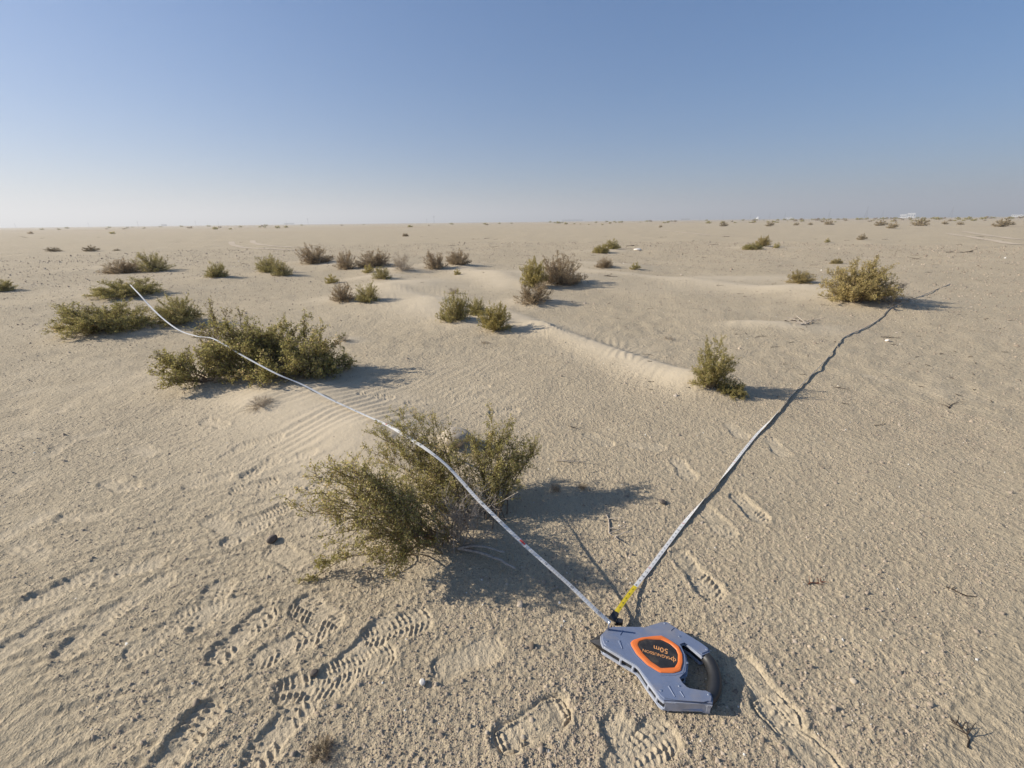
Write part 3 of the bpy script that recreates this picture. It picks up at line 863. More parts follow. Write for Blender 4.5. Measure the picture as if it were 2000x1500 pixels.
G_, B_, D_, S_, K_ = 'leaf_green', 'leaf_bright', 'leaf_dry', 'leaf_straw', 'leaf_khaki'
MID = [
    ("wide dark olive shrub left of the white tape's far end", 208, 652, 150, 56, 'dense', G_, .3),
    ("rounded dark green shrub just right of the white tape, behind the biggest left shrub", 352, 634, 88, 50, 'dense2', G_, 1.9),
    ("low flat dark shrub at the far tip of the white tape", 252, 577, 104, 30, 'dense', G_, 4.0),
    ("grey-brown shrub, left one of a far pair on a small mound at left", 240, 526, 62, 27, 'spiky', D_, 1.0),
    ("dark tapering shrub, right one of a far pair on a small mound at left", 300, 523, 66, 36, 'spiky2', G_, 2.2),
    ("small lone dark green shrub on open sand left of centre", 425, 542, 38, 27, 'dense2', G_, .7),
    ("spiky olive shrub, left half of a touching pair left of centre", 527, 532, 46, 33, 'spiky', G_, 3.0),
    ("olive shrub, lower right half of a touching pair left of centre", 552, 538, 38, 28, 'spiky2', G_, .2),
    ("grey spiky shrub at the left end of the far row of shrubs", 617, 515, 62, 36, 'spiky', D_, 4.4),
    ("grey-green upright shrub, second in the far row of shrubs", 675, 519, 44, 34, 'spiky2', D_, 5.0),
    ("broad grey-green shrub, third in the far row of shrubs", 730, 517, 66, 32, 'spiky', D_, .9),
    ("little green tuft standing alone below the far row of shrubs", 648, 554, 24, 18, 'tuft', B_, 1.0),
    ("small bright green tuft in front of the far row of shrubs", 720, 533, 24, 16, 'tuft', B_, 2.0),
    ("small olive shrub just right of the bright green tuft", 746, 544, 38, 24, 'spiky2', G_, 2.6),
    ("thin grey nearly leafless shrub at the right end of the far row", 787, 531, 42, 36, 'bare', D_, 3.6),
    ("brown twiggy shrub, left of a pair on a sand hump at centre", 851, 524, 48, 32, 'spiky2', D_, 1.2),
    ("brown twiggy shrub, right of a pair on a sand hump at centre", 895, 518, 46, 28, 'spiky', D_, 2.9),
    ("low brown-green shrub, left of two small ones in mid field", 671, 589, 52, 34, 'spiky2', D_, 5.5),
    ("rounder olive shrub, right of two small ones in mid field", 719, 589, 50, 36, 'spiky', G_, 2.1),
    ("dry olive shrub at the left of a clump of three in the middle", 890, 629, 62, 60, 'spiky', G_, .5),
    ("dark low shrub at the back of a clump of three in the middle", 932, 616, 42, 32, 'dense2', G_, 1.5),
    ("bright yellow-green round shrub at the front of a clump of three", 968, 650, 66, 56, 'round', B_, .4),
    ("yellow-green upright shrub on the left of the sandy hump at centre", 1042, 561, 54, 54, 'round', B_, 2.5),
    ("tall grey-brown dry shrub on top of the sandy hump at centre", 1095, 549, 84, 58, 'spiky', D_, 3.3),
    ("brownish twiggy shrub at the foot of the sandy hump at centre", 1042, 594, 80, 38, 'spiky2', D_, 4.1),
    ("small dry shrub on the right slope of the sandy hump", 1180, 523, 32, 20, 'spiky', D_, .1),
    ("tiny dark shrub right of the sandy hump", 1240, 524, 21, 14, 'tuft', G_, 1.1),
    ("bright green shrub, front one of a far pair right of centre", 1174, 492, 34, 16, 'dense', B_, 1.0),
    ("olive shrub, back one of a far pair right of centre", 1196, 487, 32, 18, 'dense2', G_, 2.0),
    ("low dark green shrub left of the far khaki shrub", 1470, 485, 40, 13, 'dense', G_, 1.0),
    ("khaki rounded far shrub between two lower ones on the right", 1489, 483, 32, 20, 'round', K_, 1.0),
    ("tiny round shrub at the right of the far khaki shrub", 1516, 484, 13, 10, 'tuft', G_, 2.0),
    ("small yellow-green shrub left of the big khaki shrub", 1561, 554, 48, 24, 'round', K_, 3.0),
    ("big rounded khaki-yellow shrub beside the far end of the right tape", 1668, 592, 130, 82, 'round', K_, 1.4),
    ("tiny olive bush behind the big khaki shrub", 1633, 516, 22, 11, 'dense', K_, .5),
    ("straw-coloured little bush standing alone on the far right plain", 1682, 469, 16, 12, 'tuft', S_, .5),
    ("tiny green bush on the plain left of the lone straw bush", 1615, 474, 9, 9, 'tuft', G_, .5),
    ("dark green shrub cut by the left edge of the picture", 2, 565, 42, 22, 'dense2', G_, .5),
    ("small dead grey clump on the rippled sand left of the nearest shrub", 512, 797, 52, 22, 'bare', D_, .5),
    ("little grey dead tuft on a sand bump right of the biggest left shrub", 672, 667, 24, 17, 'bare', D_, 2.5),
    ("tiny green sprig below the brown pair at centre", 893, 537, 13, 12, 'tuft', B_, .5),
    ("small dry tuft at the back of the clump of three", 886, 574, 26, 14, 'bare', D_, .5),
    ("straw tuft far out on the left plain, left of another", 105, 491, 24, 8, 'tuft', S_, .5),
    ("straw tuft far out on the left plain, beside a smaller one", 178, 491, 24, 11, 'tuft', S_, 1.5),
    ("tiny straw tuft far out on the left plain", 228, 490, 13, 4, 'tuft', S_, 2.5),
    ("lone dark bush in the bare middle distance above the far row", 792, 462, 11, 6, 'dense', D_, .5),
    ("faint dry tuft on flat sand in the middle distance", 1305, 665, 24, 9, 'bare', D_, .5),
    ("faint dry tuft near the crooked twigs below the yellow shrub's sand", 948, 672, 20, 7, 'bare', D_, 1.5),
]
for lab, px, py, w, h, kind, leaf, rz in MID:
    shrub(lab, px, py, w, h, kind, leaf, rz, bark='bark_grey' if kind == 'bare' else 'bark')
shrub("leafy green upright shrub casting a long shadow right of centre", 1384, 764, 84, 100, 'upright', G_, .6)
shrub("low green sprawling offshoot at the right foot of the upright shrub", 1425, 773, 62, 30, 'dense', G_, 2.0)
shrub("fallen pale dry stems spilling right from the big khaki shrub", 1718, 590, 95, 50, 'bare', S_, 2.0, bark='bark_grey')
shrub("sparse dark dry plant at the bottom edge of the picture", 632, 1490, 66, 42, 'bare', D_, 1.0, bark='bark_dark')
shrub("tiny dry seedling pair in the nearest shrub's shadow", 1085, 965, 26, 26, 'bare', D_, 1.0)
shrub("tiny dry seedling at the right of the nearest shrub's shadow", 1138, 958, 22, 20, 'bare', D_, 2.0)

# straw-coloured bushes in a loose line on the right plain
STRAW = [(1413, 442, 15), (1503, 442, 17), (1555, 440, 10), (1583, 439, 9), (1618, 439, 17), (1719, 441, 20), (1742, 446, 20), (1797, 441, 26), (1845, 438, 11), (1875, 439, 11), (1957, 443, 30), (1290, 444, 8)]
for i, (px, py, w) in enumerate(STRAW):
    shrub("straw-coloured round bush in the loose line on the right plain", px, py, w, w * .55, 'tuft', S_, i * 1.3, group="straw bushes on the right plain")

def far_shrubs():
    rng = random.Random(8)
    def horizon(px): return 444 - 22 * px / 2000
    me_s, me_l, hh = TEMPL['far']
    meshes = {}
    for leaf in (G_, D_):
        m = me_l.copy(); m.materials.clear(); m.materials.append(M[leaf]); meshes[leaf] = m
    spots = [(742 / 2, 446), (842 / 2, 448), (900 / 2, 448), (1085 / 2, 446), (1118 / 2, 445), (440 / 2, 457), (120 / 2, 457), (1025 / 2, 442.5), (1602 / 2, 444)]
    spots = [(a, b, 1.2) for a, b in spots]
    for k in range(30):
        px = rng.uniform(20, 1000); spots.append((px, horizon(px) + rng.uniform(3.2, 7), rng.uniform(.5, 1.1)))
    for k in range(48):
        px = rng.uniform(1050, 1560); spots.append((px, horizon(px) + rng.choice([3, 3.5, 4.5, 6, 7.5]) + rng.uniform(-.4, .4), rng.uniform(.55, 1.2)))
    for k in range(84):
        px = rng.uniform(1540, 2000); spots.append((px, horizon(px) + rng.choice([2.8, 3, 3.4, 4, 5.5, 8]) + rng.uniform(-.3, .5), rng.uniform(.6, 1.4)))
    for px, py, k in spots:
        x, y = flat(px, py)
        dep = math.hypot(x, y)
        if y < 20 or dep > 500:
            continue
        w = min(3.2, 7.6 * k * y / FPX * rng.uniform(.7, 1.3))
        h = w * rng.uniform(.35, .5)
        o = bpy.data.objects.new("far_shrub", meshes[G_ if rng.random() < .7 else D_])
        o.location = (x, y, hz(x, y)); o.scale = (w, w, h / hh); o.rotation_euler = (0, 0, rng.uniform(0, 6.28))
        col.objects.link(o)
        zone = ["left end", "left middle", "centre", "right middle", "right end"][min(4, int(px // 400))]
        dry = o.data is meshes[D_]
        tag(o, "%s speck-sized shrub far off near the horizon, %s of the picture" % ("brownish dry" if dry else "dark green", zone), "shrub", "far %s shrubs near the horizon, %s" % ("dry" if dry else "green", zone))
far_shrubs()

# ------------------------------------------------------------------ dead twigs and stones lying about
def dead_twig(label, px, py, size_px, seed, mat='bark_dark', rise=.25, arms=4, name="dry_twig"):
    x, y, z = on_ground(px, py)
    z = float(surf([x], [y])[0][0])
    dep = y * math.cos(PITCH) + CAM_H * math.sin(PITCH)
    S = size_px * dep / FPX
    s = Shrub(seed); rng = s.rng
    p = np.array([-S * .5, 0, .004]); a = rng.uniform(-.5, .5)
    pts = [p]
    for i in range(6):
        a += rng.normal(0, .35)
        p = p + np.array([math.cos(a), math.sin(a), rng.normal(.0, .22) * rise]) * S / 6
        p[2] = max(p[2], .002)
        pts.append(p)
    r0 = max(.0022, S * .022)
    s.tube(pts, r0, r0 * .5)
    for i in range(arms):
        k = rng.integers(1, 6)
        b = a + rng.choice([-1, 1]) * rng.uniform(.5, 1.2)
        L = S * rng.uniform(.2, .45)
        q0 = np.array(pts[k]); q = q0 + np.array([math.cos(b), math.sin(b), rise * rng.uniform(.2, 1.4)]) * L * .55
        q2 = q + np.array([math.cos(b + rng.normal(0, .5)), math.sin(b + rng.normal(0, .5)), rise * rng.uniform(-.2, .8)]) * L * .45
        q2[2] = max(q2[2], .003)
        s.tube([q0, q, q2], r0 * .65, r0 * .3)
    me, _ = s.meshes("dry_twig")
    o = link_mesh(name, me, M[mat])
    o.location = (x, y, z)
    o.rotation_euler = (0, 0, rng.uniform(-.4, .4))
    tag(o, label, "twig")
    return o
dead_twig("forked dark dead twig standing above the nearest shrub's shadow", 1112, 905, 52, 1, 'bark_grey', .9, 5)
dead_twig("crooked little dead twig uphill of the forked one", 1121, 832, 22, 2, 'bark_dark', .6, 3)
dead_twig("thin branching dead twig at the shadow's right end", 1225, 1012, 80, 3, 'bark_grey', .5, 6)
dead_twig("tangle of pale dead branches beside the right tape", 1595, 637, 80, 4, 'bark_grey', .5, 9)
dead_twig("dark curved dead branch left of the pale tangle", 1560, 628, 50, 5, 'bark_dark', .4, 3)
dead_twig("charred-looking twig tuft at lower right corner", 1918, 1460, 60, 6, 'bark_dark', .7, 8)
dead_twig("small rust-red dead twig on the open sand at right", 1592, 1138, 34, 7, 'bark_red', .6, 6)
dead_twig("short dark stick lying right of the rust-red twig", 1872, 1150, 45, 8, 'bark_dark', .15, 2)
dead_twig("grey twig bits on the far right sand above the others", 1870, 798, 40, 9, 'bark_dark', .4, 5)
dead_twig("thin dark twig on the right sand near the edge", 1722, 832, 26, 10, 'bark_dark', .15, 1)
dead_twig("little black stick below the pale sand tail", 1512, 678, 18, 11, 'bark_dark', .3, 1)
dead_twig("black stick lying by the pale sand tail's foot", 1487, 657, 26, 12, 'bark_dark', .2, 2)
dead_twig("fine black twig beside the far end of the right tape", 1735, 658, 30, 13, 'bark_dark', .3, 4)
dead_twig("long dark branch litter on the far right plain", 1865, 493, 40, 14, 'bark_dark', .4, 5)
dead_twig("dark branch litter left of the tape's far right end", 1790, 506, 30, 15, 'bark_dark', .4, 4)
dead_twig("thin straw lying in the shadow near the tape", 1178, 1098, 24, 16, 'bark_grey', .05, 0)
dead_twig("thin straw stalk lying left of the shadow's edge", 1088, 1152, 22, 17, 'bark_grey', .05, 0)
dead_twig("dark twig litter in front of the far left pair", 385 / 2 + 80, 551, 24, 18, 'bark_dark', .6, 4)
dead_twig("black twig litter on the slope right of the sandy hump", 1190, 540, 34, 19, 'bark_dark', .2, 3)
dead_twig("far dark twig litter below the bright green far pair", 1235, 481, 26, 20, 'bark_dark', .3, 3)
dead_twig("far black twig litter in the open centre right", 1345, 497, 26, 21, 'bark_dark', .3, 3)
dead_twig("far black twig litter left of the khaki far shrub", 1395, 478, 18, 22, 'bark_dark', .3, 2)
dead_twig("sliver of dark wood on the sand right of the upright shrub", 1640, 758, 26, 23, 'bark_dark', .2, 2)
dead_twig("small dark stick on the sand left of the tape's middle", 1265, 693, 20, 24, 'bark_dark', .2, 1)
dead_twig("dark root end poking out of sand under the tape's shrub", 730, 1118, 34, 25, 'bark', .3, 1)
dead_twig("thin pale stalk arching over the white tape in the shadow", 1000, 1010, 50, 26, 'bark_grey', 1.0, 0)

# small litter further out; pieces of one stretch of ground cannot be told apart
rng_l = random.Random(4)
for i in range(150):
    px = rng_l.uniform(780, 2000) if i % 4 else rng_l.uniform(0, 2000)
    py = 462 + 330 * rng_l.random() ** 1.5
    if (py > 560 and px < 1000) or (py > 640 and px < 1250):
        continue
    side = "right" if px > 1300 else ("left" if px < 700 else "middle")
    far = "far" if py < 520 else "nearer"
    o = dead_twig("small dark scrap of dead wood on the %s open plain, %s" % (far, side), px, py, rng_l.uniform(6, 15), 100 + i, 'bark_dark', .35, 2, name="wood_scrap")
    o['group'] = "dead wood scraps on the %s plain, %s" % (far, side)

def stone(label, px, py, size_px, seed, mat='stone', squash=.6, name="stone", cat="stone", sink=.25):
    x, y, z = on_ground(px, py)
    z = float(surf([x], [y])[0][0])
    dep = y * math.cos(PITCH) + CAM_H * math.sin(PITCH)
    S = size_px * dep / FPX / 2
    bm = bmesh.new()
    bmesh.ops.create_icosphere(bm, subdivisions=3, radius=1)
    rng = np.random.default_rng(seed)
    planes = [unit(rng.normal(0, 1, 3)) for _ in range(9)]
    for v in bm.verts:
        p = np.array(v.co)
        for n in planes:
            d = p @ n - .78
            if d > 0:
                p = p - n * d * .85
        v.co = Vector(p) * S
        v.co.z *= squash
    me = bm_mesh(name, bm, smooth=True)
    o = link_mesh(name, me, M[mat])
    o.location = (x, y, z + S * squash * (1 - 2 * sink))
    o.rotation_euler = (rng.uniform(-.2, .2), rng.uniform(-.2, .2), rng.uniform(0, 6))
    tag(o, label, cat)
stone("pale sandy stone half buried behind the nearest shrub", 890, 862, 62, 1, 'stone', .62)
stone("dark angular stone on the footprint-covered sand at left", 532, 1056, 20, 2, 'stone_dark', .8)
stone("dark stone in a footprint left of the round white shell", 614, 1316, 16, 3, 'stone_dark', .7)
stone("round white bleached shell on the sand at bottom centre", 826, 1338, 13, 4, 'shell', .85, name="shell", cat="shell", sink=.1)
stone("pale pebble beside the big footprint at bottom", 1022, 1437, 11, 5, 'stone', .7)
stone("pale stone chip on the sand right of the reel", 1667, 1332, 14, 6, 'stone', .6)
stone("grey-white stone on the far sand by the right edge of the open plain", 1733, 667, 9, 7, 'shell', .6)
stone("flat pale stone on the bare plain beneath the far green pair", 1245, 489, 16, 8, 'shell', .35)
stone("dark stone near the shadow's right end beside the tape", 1294, 983, 14, 9, 'stone_dark', .6)
stone("small brown stone on the sand left of the reel", 655, 1325, 10, 10, 'stone', .6)
stone("pebble lying below the blue reel", 1210, 1327, 8, 11, 'stone', .6)

# ------------------------------------------------------------------ measuring tape blades
def catmull(pts, per=14):
    pts = [np.array(p, float) for p in pts]
    P = [2 * pts[0] - pts[1]] + pts + [2 * pts[-1] - pts[-2]]
    out = []
    for i in range(1, len(P) - 2):
        for k in range(per):
            t = k / per
            a, b, c, d = P[i - 1], P[i], P[i + 1], P[i + 2]
            out.append(.5 * ((2 * b) + (-a + c) * t + (2 * a - 5 * b + 4 * c - d) * t * t + (-a + 3 * b - 3 * c + d) * t ** 3))
    out.append(pts[-1])
    return np.array(out)

class Ribbon:
    """4 columns: x, y, z, twist"""
    def __init__(self, pts, width, step=.01):
        C = catmull(pts)
        seg = np.linalg.norm(np.diff(C[:, :3], axis=0), axis=1)
        cum = np.concatenate([[0], np.cumsum(seg)])
        self.L = cum[-1]
        n = int(self.L / step) + 2
        s = np.linspace(0, self.L, n)
        self.s = s
        self.P = np.stack([np.interp(s, cum, C[:, i]) for i in range(3)], 1)
        tw = np.interp(s, cum, C[:, 3])
        T = np.gradient(self.P, axis=0); T /= np.linalg.norm(T, axis=1)[:, None]
        B = np.cross(T, [0, 0, 1.0]); B /= np.linalg.norm(B, axis=1)[:, None]   # to the right when walking along
        Nn = np.cross(B, T)
        c, si = np.cos(tw)[:, None], np.sin(tw)[:, None]
        self.T = T; self.B = B * c + Nn * si; self.N = np.cross(self.B, T)
        self.w = width
    def frame(self, s):
        f = lambda A: np.array([np.interp(s, self.s, A[:, i]) for i in range(3)])
        return f(self.P), unit(f(self.T)), unit(f(self.B)), unit(f(self.N))
    def mesh(self, s0, s1, th=.0006, name="tape"):
        sel = [s0] + [s for s in self.s if s0 + .002 < s < s1 - .002] + [s1]
        vs, fs = [], []
        for i, s in enumerate(sel):
            p, t, b, n = self.frame(s)
            for a, e in ((-1, 1), (0, 1), (1, 1), (1, -1), (0, -1), (-1, -1)):
                crown = .0006 * (1 - a * a)
                vs.append(p + b * a * self.w / 2 + n * (e * th / 2 + crown))
            if i:
                q = (i - 1) * 6; r = i * 6
                for k in range(6):
                    k2 = (k + 1) % 6
                    fs.append((q + k, r + k, r + k2, q + k2))
        e = (len(sel) - 1) * 6
        fs.append((0, 1, 2, 3, 4, 5)); fs.append((e + 5, e + 4, e + 3, e + 2, e + 1, e))
        me = bpy.data.meshes.new(name)
        me.from_pydata([tuple(v) for v in vs], [], fs)
        me.update()
        return me

_text_cache = {}
def text_geom(txt):
    """outline polygons of a word: centred, height 1"""
    if txt in _text_cache:
        return _text_cache[txt]
    cu = bpy.data.curves.new("txt", 'FONT')
    cu.body = txt; cu.size = 1.0; cu.align_x = 'CENTER'; cu.align_y = 'CENTER'
    cu.resolution_u = 2
    ob = bpy.data.objects.new("txt", cu); col.objects.link(ob)
    dg = bpy.context.evaluated_depsgraph_get()
    me = bpy.data.meshes.new_from_object(ob.evaluated_get(dg))
    V = np.array([v.co[:] for v in me.vertices]); F = [tuple(p.vertices) for p in me.polygons]
    bpy.data.objects.remove(ob); bpy.data.curves.remove(cu); bpy.data.meshes.remove(me)
    mn, mx = V.min(0), V.max(0)
    V = V - (mn + mx) / 2
    _text_cache[txt] = (V, F, mx - mn)
    return _text_cache[txt]

class Print:
    def __init__(self): self.v, self.f = [], []
    def add(self, V, F):
        b = len(self.v); self.v += [tuple(v) for v in V]; self.f += [tuple(i + b for i in q) for q in F]
    def quad(self, o, a, b): self.add([o - a - b, o + a - b, o + a + b, o - a + b], [(0, 1, 2, 3)])
    def text(self, txt, o, xdir, ydir, height, bold=0.0):
        V, F, ext = text_geom(txt)
        k = height / .72
        self.add(o + V[:, :1] * k * xdir + V[:, 1:2] * k * ydir, F)
    def build(self, name, mat, parent):
        me = bpy.data.meshes.new(name); me.from_pydata(self.v, [], self.f); me.update()
        return link_mesh(name, me, M[mat], parent)

REEL = Vector((0.401, 0.771, 0.0))
REEL.z = hz(REEL.x, REEL.y)
TW = .0135
# -- left blade: from the reel's mouth up over the sand and the shrubs
def zpt(px, py, z, tw=0.0):
    x, y = flat(px, py, z); return (x, y, z, tw)
def gpt(px, py, lift, tw=0.0):
    z = 0
    for _ in range(6):
        x, y = flat(px, py, z + lift); z = float(surf([x], [y])[0][0])
    return (x, y, z + lift, tw)
left_pts = [zpt(1192, 1217, .048), zpt(1162, 1190, .068), zpt(1112, 1142, .098), zpt(1066, 1101, .128), zpt(1020, 1060, .155), zpt(975, 1017, .182), zpt(930, 972, .208), zpt(897, 935, .232, -.1),
            zpt(868, 905, .255, -.2), zpt(832, 877, .275, .1), zpt(790, 850, .27, .25), zpt(752, 828, .21, .1), gpt(720, 814, .012), gpt(690, 800, .012), gpt(640, 777, .03), gpt(590, 752, .07), gpt(540, 730, .13), gpt(480, 698, .20), gpt(440, 674, .24), gpt(412, 660, .25),
            gpt(385, 657, .24), gpt(350, 645, .24), gpt(318, 622, .26), gpt(292, 597, .30), gpt(272, 575, .32), gpt(254, 556, .34)]
rl = Ribbon(left_pts, TW)
lt = empty("measuring_tape_blade", tuple(rl.P[0]))
tag(lt, "white metric tape blade stretched from the reel over the shrubs at left", "measuring tape")
def keep(o, root):
    o.parent = root; o.matrix_parent_inverse = Matrix.Translation(-Vector(root.location)); return o
keep(link_mesh("blade", rl.mesh(0, rl.L), M['tape']), lt)
ink, red = Print(), Print()
s_red = None
best = 1e9
for s in np.linspace(.1, 1, 400):
    p, *_ = rl.frame(s)
    qx, qy = flat(1020, 1060, p[2])
    d = (p[0] - qx) ** 2 + (p[1] - qy) ** 2
    if d < best: best, s_red = d, s
k = int(s_red * 100)
for c in range(-k, 230):
    s = s_red + c * .01 if c < 0 else s_red + c * .01
    cm = (-c) % 100                     # counts up towards the reel
    if s < .012 or s > 2.2:
        continue
    p, t, b, n = rl.frame(s)
    o = p + n * .0014
    xd = -t; yd = np.cross(n, xd)       # words read towards the reel
    ink.quad(o - b * TW * .38, t * .0004, b * TW * .09)
    ink.quad(o + b * TW * .40, t * .0004, b * TW * .07)
    if cm == 0:
        red.quad(o + b * TW * .12, t * .011, b * TW * .27)
    elif cm % 10 == 0:
        ink.text(str(cm), o, xd, yd, .0078)
    else:
        ink.text(str(cm % 10), o - b * 0.0008, xd, yd, .0036)
keep(ink.build("numerals", 'ink', None), lt)
keep(red.build("metre_marks", 'ink_red', None), lt)

# -- right blade: black end loop, yellow leader, white blade lying on the sand
right_pts = [zpt(1203, 1197, .034), gpt(1222, 1170, 0.020, 0.00), gpt(1241, 1145, 0.011, 0.00), gpt(1268, 1111, 0.007, 0.00), gpt(1301, 1067, 0.006, 0.00), gpt(1335, 1022, 0.006, 0.15), gpt(1365, 986, 0.008, 0.90), gpt(1385, 963, 0.009, 1.35), gpt(1405, 940, 0.008, 1.20), gpt(1430, 908, 0.006, 0.35),
             gpt(1452, 880, 0.005, 0.10), gpt(1480, 846, 0.006, 0.25), gpt(1510, 815, 0.008, 1.00), gpt(1535, 785, 0.009, 1.30), gpt(1560, 757, 0.009, 1.35), gpt(1590, 727, 0.009, 1.40), gpt(1620, 695, 0.009, 1.40), gpt(1643, 664, 0.009, 1.40), gpt(1658, 654, 0.009, 1.35),
             gpt(1690, 640, 0.009, 1.40), gpt(1715, 625, 0.009, 1.40), gpt(1735, 605, 0.009, 1.40), gpt(1765, 590, 0.009, 1.40), gpt(1800, 578, 0.009, 1.40), gpt(1828, 566, 0.009, 1.40), gpt(1856, 555, 0.009, 1.40)]
rr = Ribbon(right_pts, TW)
rt = empty("measuring_tape_blade", tuple(rr.P[0]))
tag(rt, "inch-marked tape blade with yellow leader lying across the sand to the right", "measuring tape")
s_y = None; best = 1e9
for s in np.linspace(.02, .6, 400):
    p, *_ = rr.frame(s); qx, qy = flat(1241, 1145, p[2]); d = (p[0] - qx) ** 2 + (p[1] - qy) ** 2
    if d < best: best, s_y = d, s
o = keep(link_mesh("yellow_leader", rr.mesh(0, s_y), M['tape_yellow']), rt); o['label'] = "yellow leader end of the blade"
keep(link_mesh("blade", rr.mesh(s_y + .0003, rr.L), M['tape']), rt)
ink, red = Print(), Print()
for i in range(-6, 60):
    s = s_y + .006 + .0254 * i
    inch = 8 + i
    if s < .012: continue
    p, t, b, n = rr.frame(s)
    o = p + n * .0014
    for q in range(4):
        p2, t2, b2, n2 = rr.frame(s + q * .00635)
        ink.quad(p2 + n2 * .0013 - b2 * TW * .42, t2 * .0004, b2 * TW * (.08 if q else .12))
    if inch % 12 == 0:
        red.text("%dF" % (inch // 12), o, b, t, .0075)
    else:
        ink.text(str(inch % 12), o, b, t, .0075)
keep(ink.build("numerals", 'ink', None), rt)
keep(red.build("foot_marks", 'ink_red', None), rt)
# black end loop of the leader
bm = bmesh.new()
p0, t0, b0, n0 = rr.frame(0)
for s0, hw in ((-.035, .011), (.004, .0085)):
    pass
def slab(bm, P, z0, z1):
    lo = [bm.verts.new((x, y, z0)) for x, y in P]; hi = [bm.verts.new((x, y, z1)) for x, y in P]
    n = len(P)
    bm.faces.new(hi); bm.faces.new(lo[::-1])
    for i in range(n):
        j = (i + 1) % n
        bm.faces.new((lo[i], lo[j], hi[j], hi[i]))
    return hi
def P2(s, w):
    q = p0 + t0 * s + b0 * w; return (q[0], q[1])
slab(bm, [P2(-.03, -.011), P2(-.03, .011), P2(.003, .0085), P2(.003, -.0085)], p0[2] - .004, p0[2] + .003)
slab(bm, [P2(-.034, .012), P2(-.02, .030), P2(-.008, .026), P2(-.012, .0105)], p0[2] - .012, p0[2] + .001)
bmesh.ops.bevel(bm, geom=list(bm.edges), offset=.0012, segments=2, affect='EDGES')
keep(link_mesh("end_clip", bm_mesh("end_clip", bm), M['black']), rt)

# ------------------------------------------------------------------ the reel (coordinates in millimetres round its middle)
SHELL = [(-145, 81), (-161, 67), (-163, 51), (-161, 38), (-153, 32), (-124, 10), (-86, -17), (-80, -25), (-70, -54), (-58, -82), (-51, -98), (-44, -105), (-17, -107), (48, -108), (59, -112), (68, -113), (75, -101), (76, -89), (66, -83), (27, -83), (19, -79), (11, -67), (8, -51), (36, -41), (49, -15), (54, 7), (50, 19), (42, 35), (48, 42), (64, 47), (77, 35), (96, 8), (116, 15), (123, 24), (120, 31), (107, 42), (69, 72), (61, 86), (40, 108), (32, 110), (16, 105), (-34, 89), (-45, 87), (-123, 91), (-133, 90)]
RING_O = [(6, 62), (-12, 61), (-52, 56), (-79, 48), (-88, 38), (-79, 8), (-60, -21), (-33, -42), (0, -43), (22, -37), (36, -15), (43, 7), (42, 30), (26, 47)]
RING_I = [(2, 49), (-38, 51), (-61, 44), (-68, 33), (-61, 10), (-47, -12), (-27, -30), (9, -28), (22, -15), (31, 7), (31, 21), (20, 37)]
mm = lambda L: [(x / 1000, y / 1000) for x, y in L]
def grow(P, d):
    """offset a closed outline outwards by d"""
    n = len(P); out = []
    A = sum(P[i][0] * P[(i + 1) % n][1] - P[(i + 1) % n][0] * P[i][1] for i in range(n))
    sg = 1 if A > 0 else -1
    for i in range(n):
        a, b, c = Vector(P[i - 1]), Vector(P[i]), Vector(P[(i + 1) % n])
        e1, e2 = (b - a).normalized(), (c - b).normalized()
        n1 = Vector((e1.y, -e1.x)) * sg; n2 = Vector((e2.y, -e2.x)) * sg
        m = (n1 + n2); m = m / max(m.length_squared / 2, .6)
        out.append((b.x + m.x * d, b.y + m.y * d))
    return out
def prism(P, z0, z1, bev=.002, seg=2):
    bm = bmesh.new()
    A = sum(P[i][0] * P[(i + 1) % len(P)][1] - P[(i + 1) % len(P)][0] * P[i][1] for i in range(len(P)))
    if A < 0: P = P[::-1]
    hi = slab(bm, P, z0, z1)
    if bev:
        s = set(hi)
        ed = [e for e in bm.edges if e.verts[0] in s and e.verts[1] in s]
        bmesh.ops.bevel(bm, geom=ed, offset=bev, segments=seg, affect='EDGES', clamp_overlap=True)
    bmesh.ops.recalc_face_normals(bm, faces=list(bm.faces))
    return bm
reel = empty("tape_measure_reel", (REEL.x, REEL.y, REEL.z + .004))
reel.rotation_euler = (math.radians(-1.0), math.radians(1.0), 0)
reel.scale = (1, 1, .84)
tag(reel, "blue-grey open-frame tape measure reel with orange ring and black grip on sand", "tape measure")
sh = mm(SHELL)
part = lambda nm, bm, mt, par=reel, smooth=False: link_mesh(nm, bm_mesh(nm, bm, smooth), M[mt], par)
part("upper_shell", prism(sh, .0335, .047, .0035, 3), 'blue')
part("edge_band", prism(grow(sh, .0016), .0295, .0385, .002, 2), 'silver')
part("core", prism(grow(sh, -.003), .009, .030, 0), 'black')
part("side_wall", prism(mm([(-40, -106.5), (-17, -108), (48, -109), (59, -113), (67, -114), (75, -102), (70, -100), (64, -108), (48, -103), (-38, -101)]), .006, .0345, 0), 'silver')
lower = part("lower_shell", prism(grow(sh, .0005), .0, .009, .003, 2), 'silver')
for i, (x, y) in enumerate([(-120, 5), (-92, -14), (-66, -62), (-54, -90)]):
    bm = bmesh.new(); bmesh.ops.create_cone(bm, cap_ends=True, segments=10, radius1=.0035, radius2=.0035, depth=.018)
    bmesh.ops.translate(bm, verts=bm.verts, vec=(x / 1000, y / 1000, .021)); part("spacer_post", bm, 'silver')
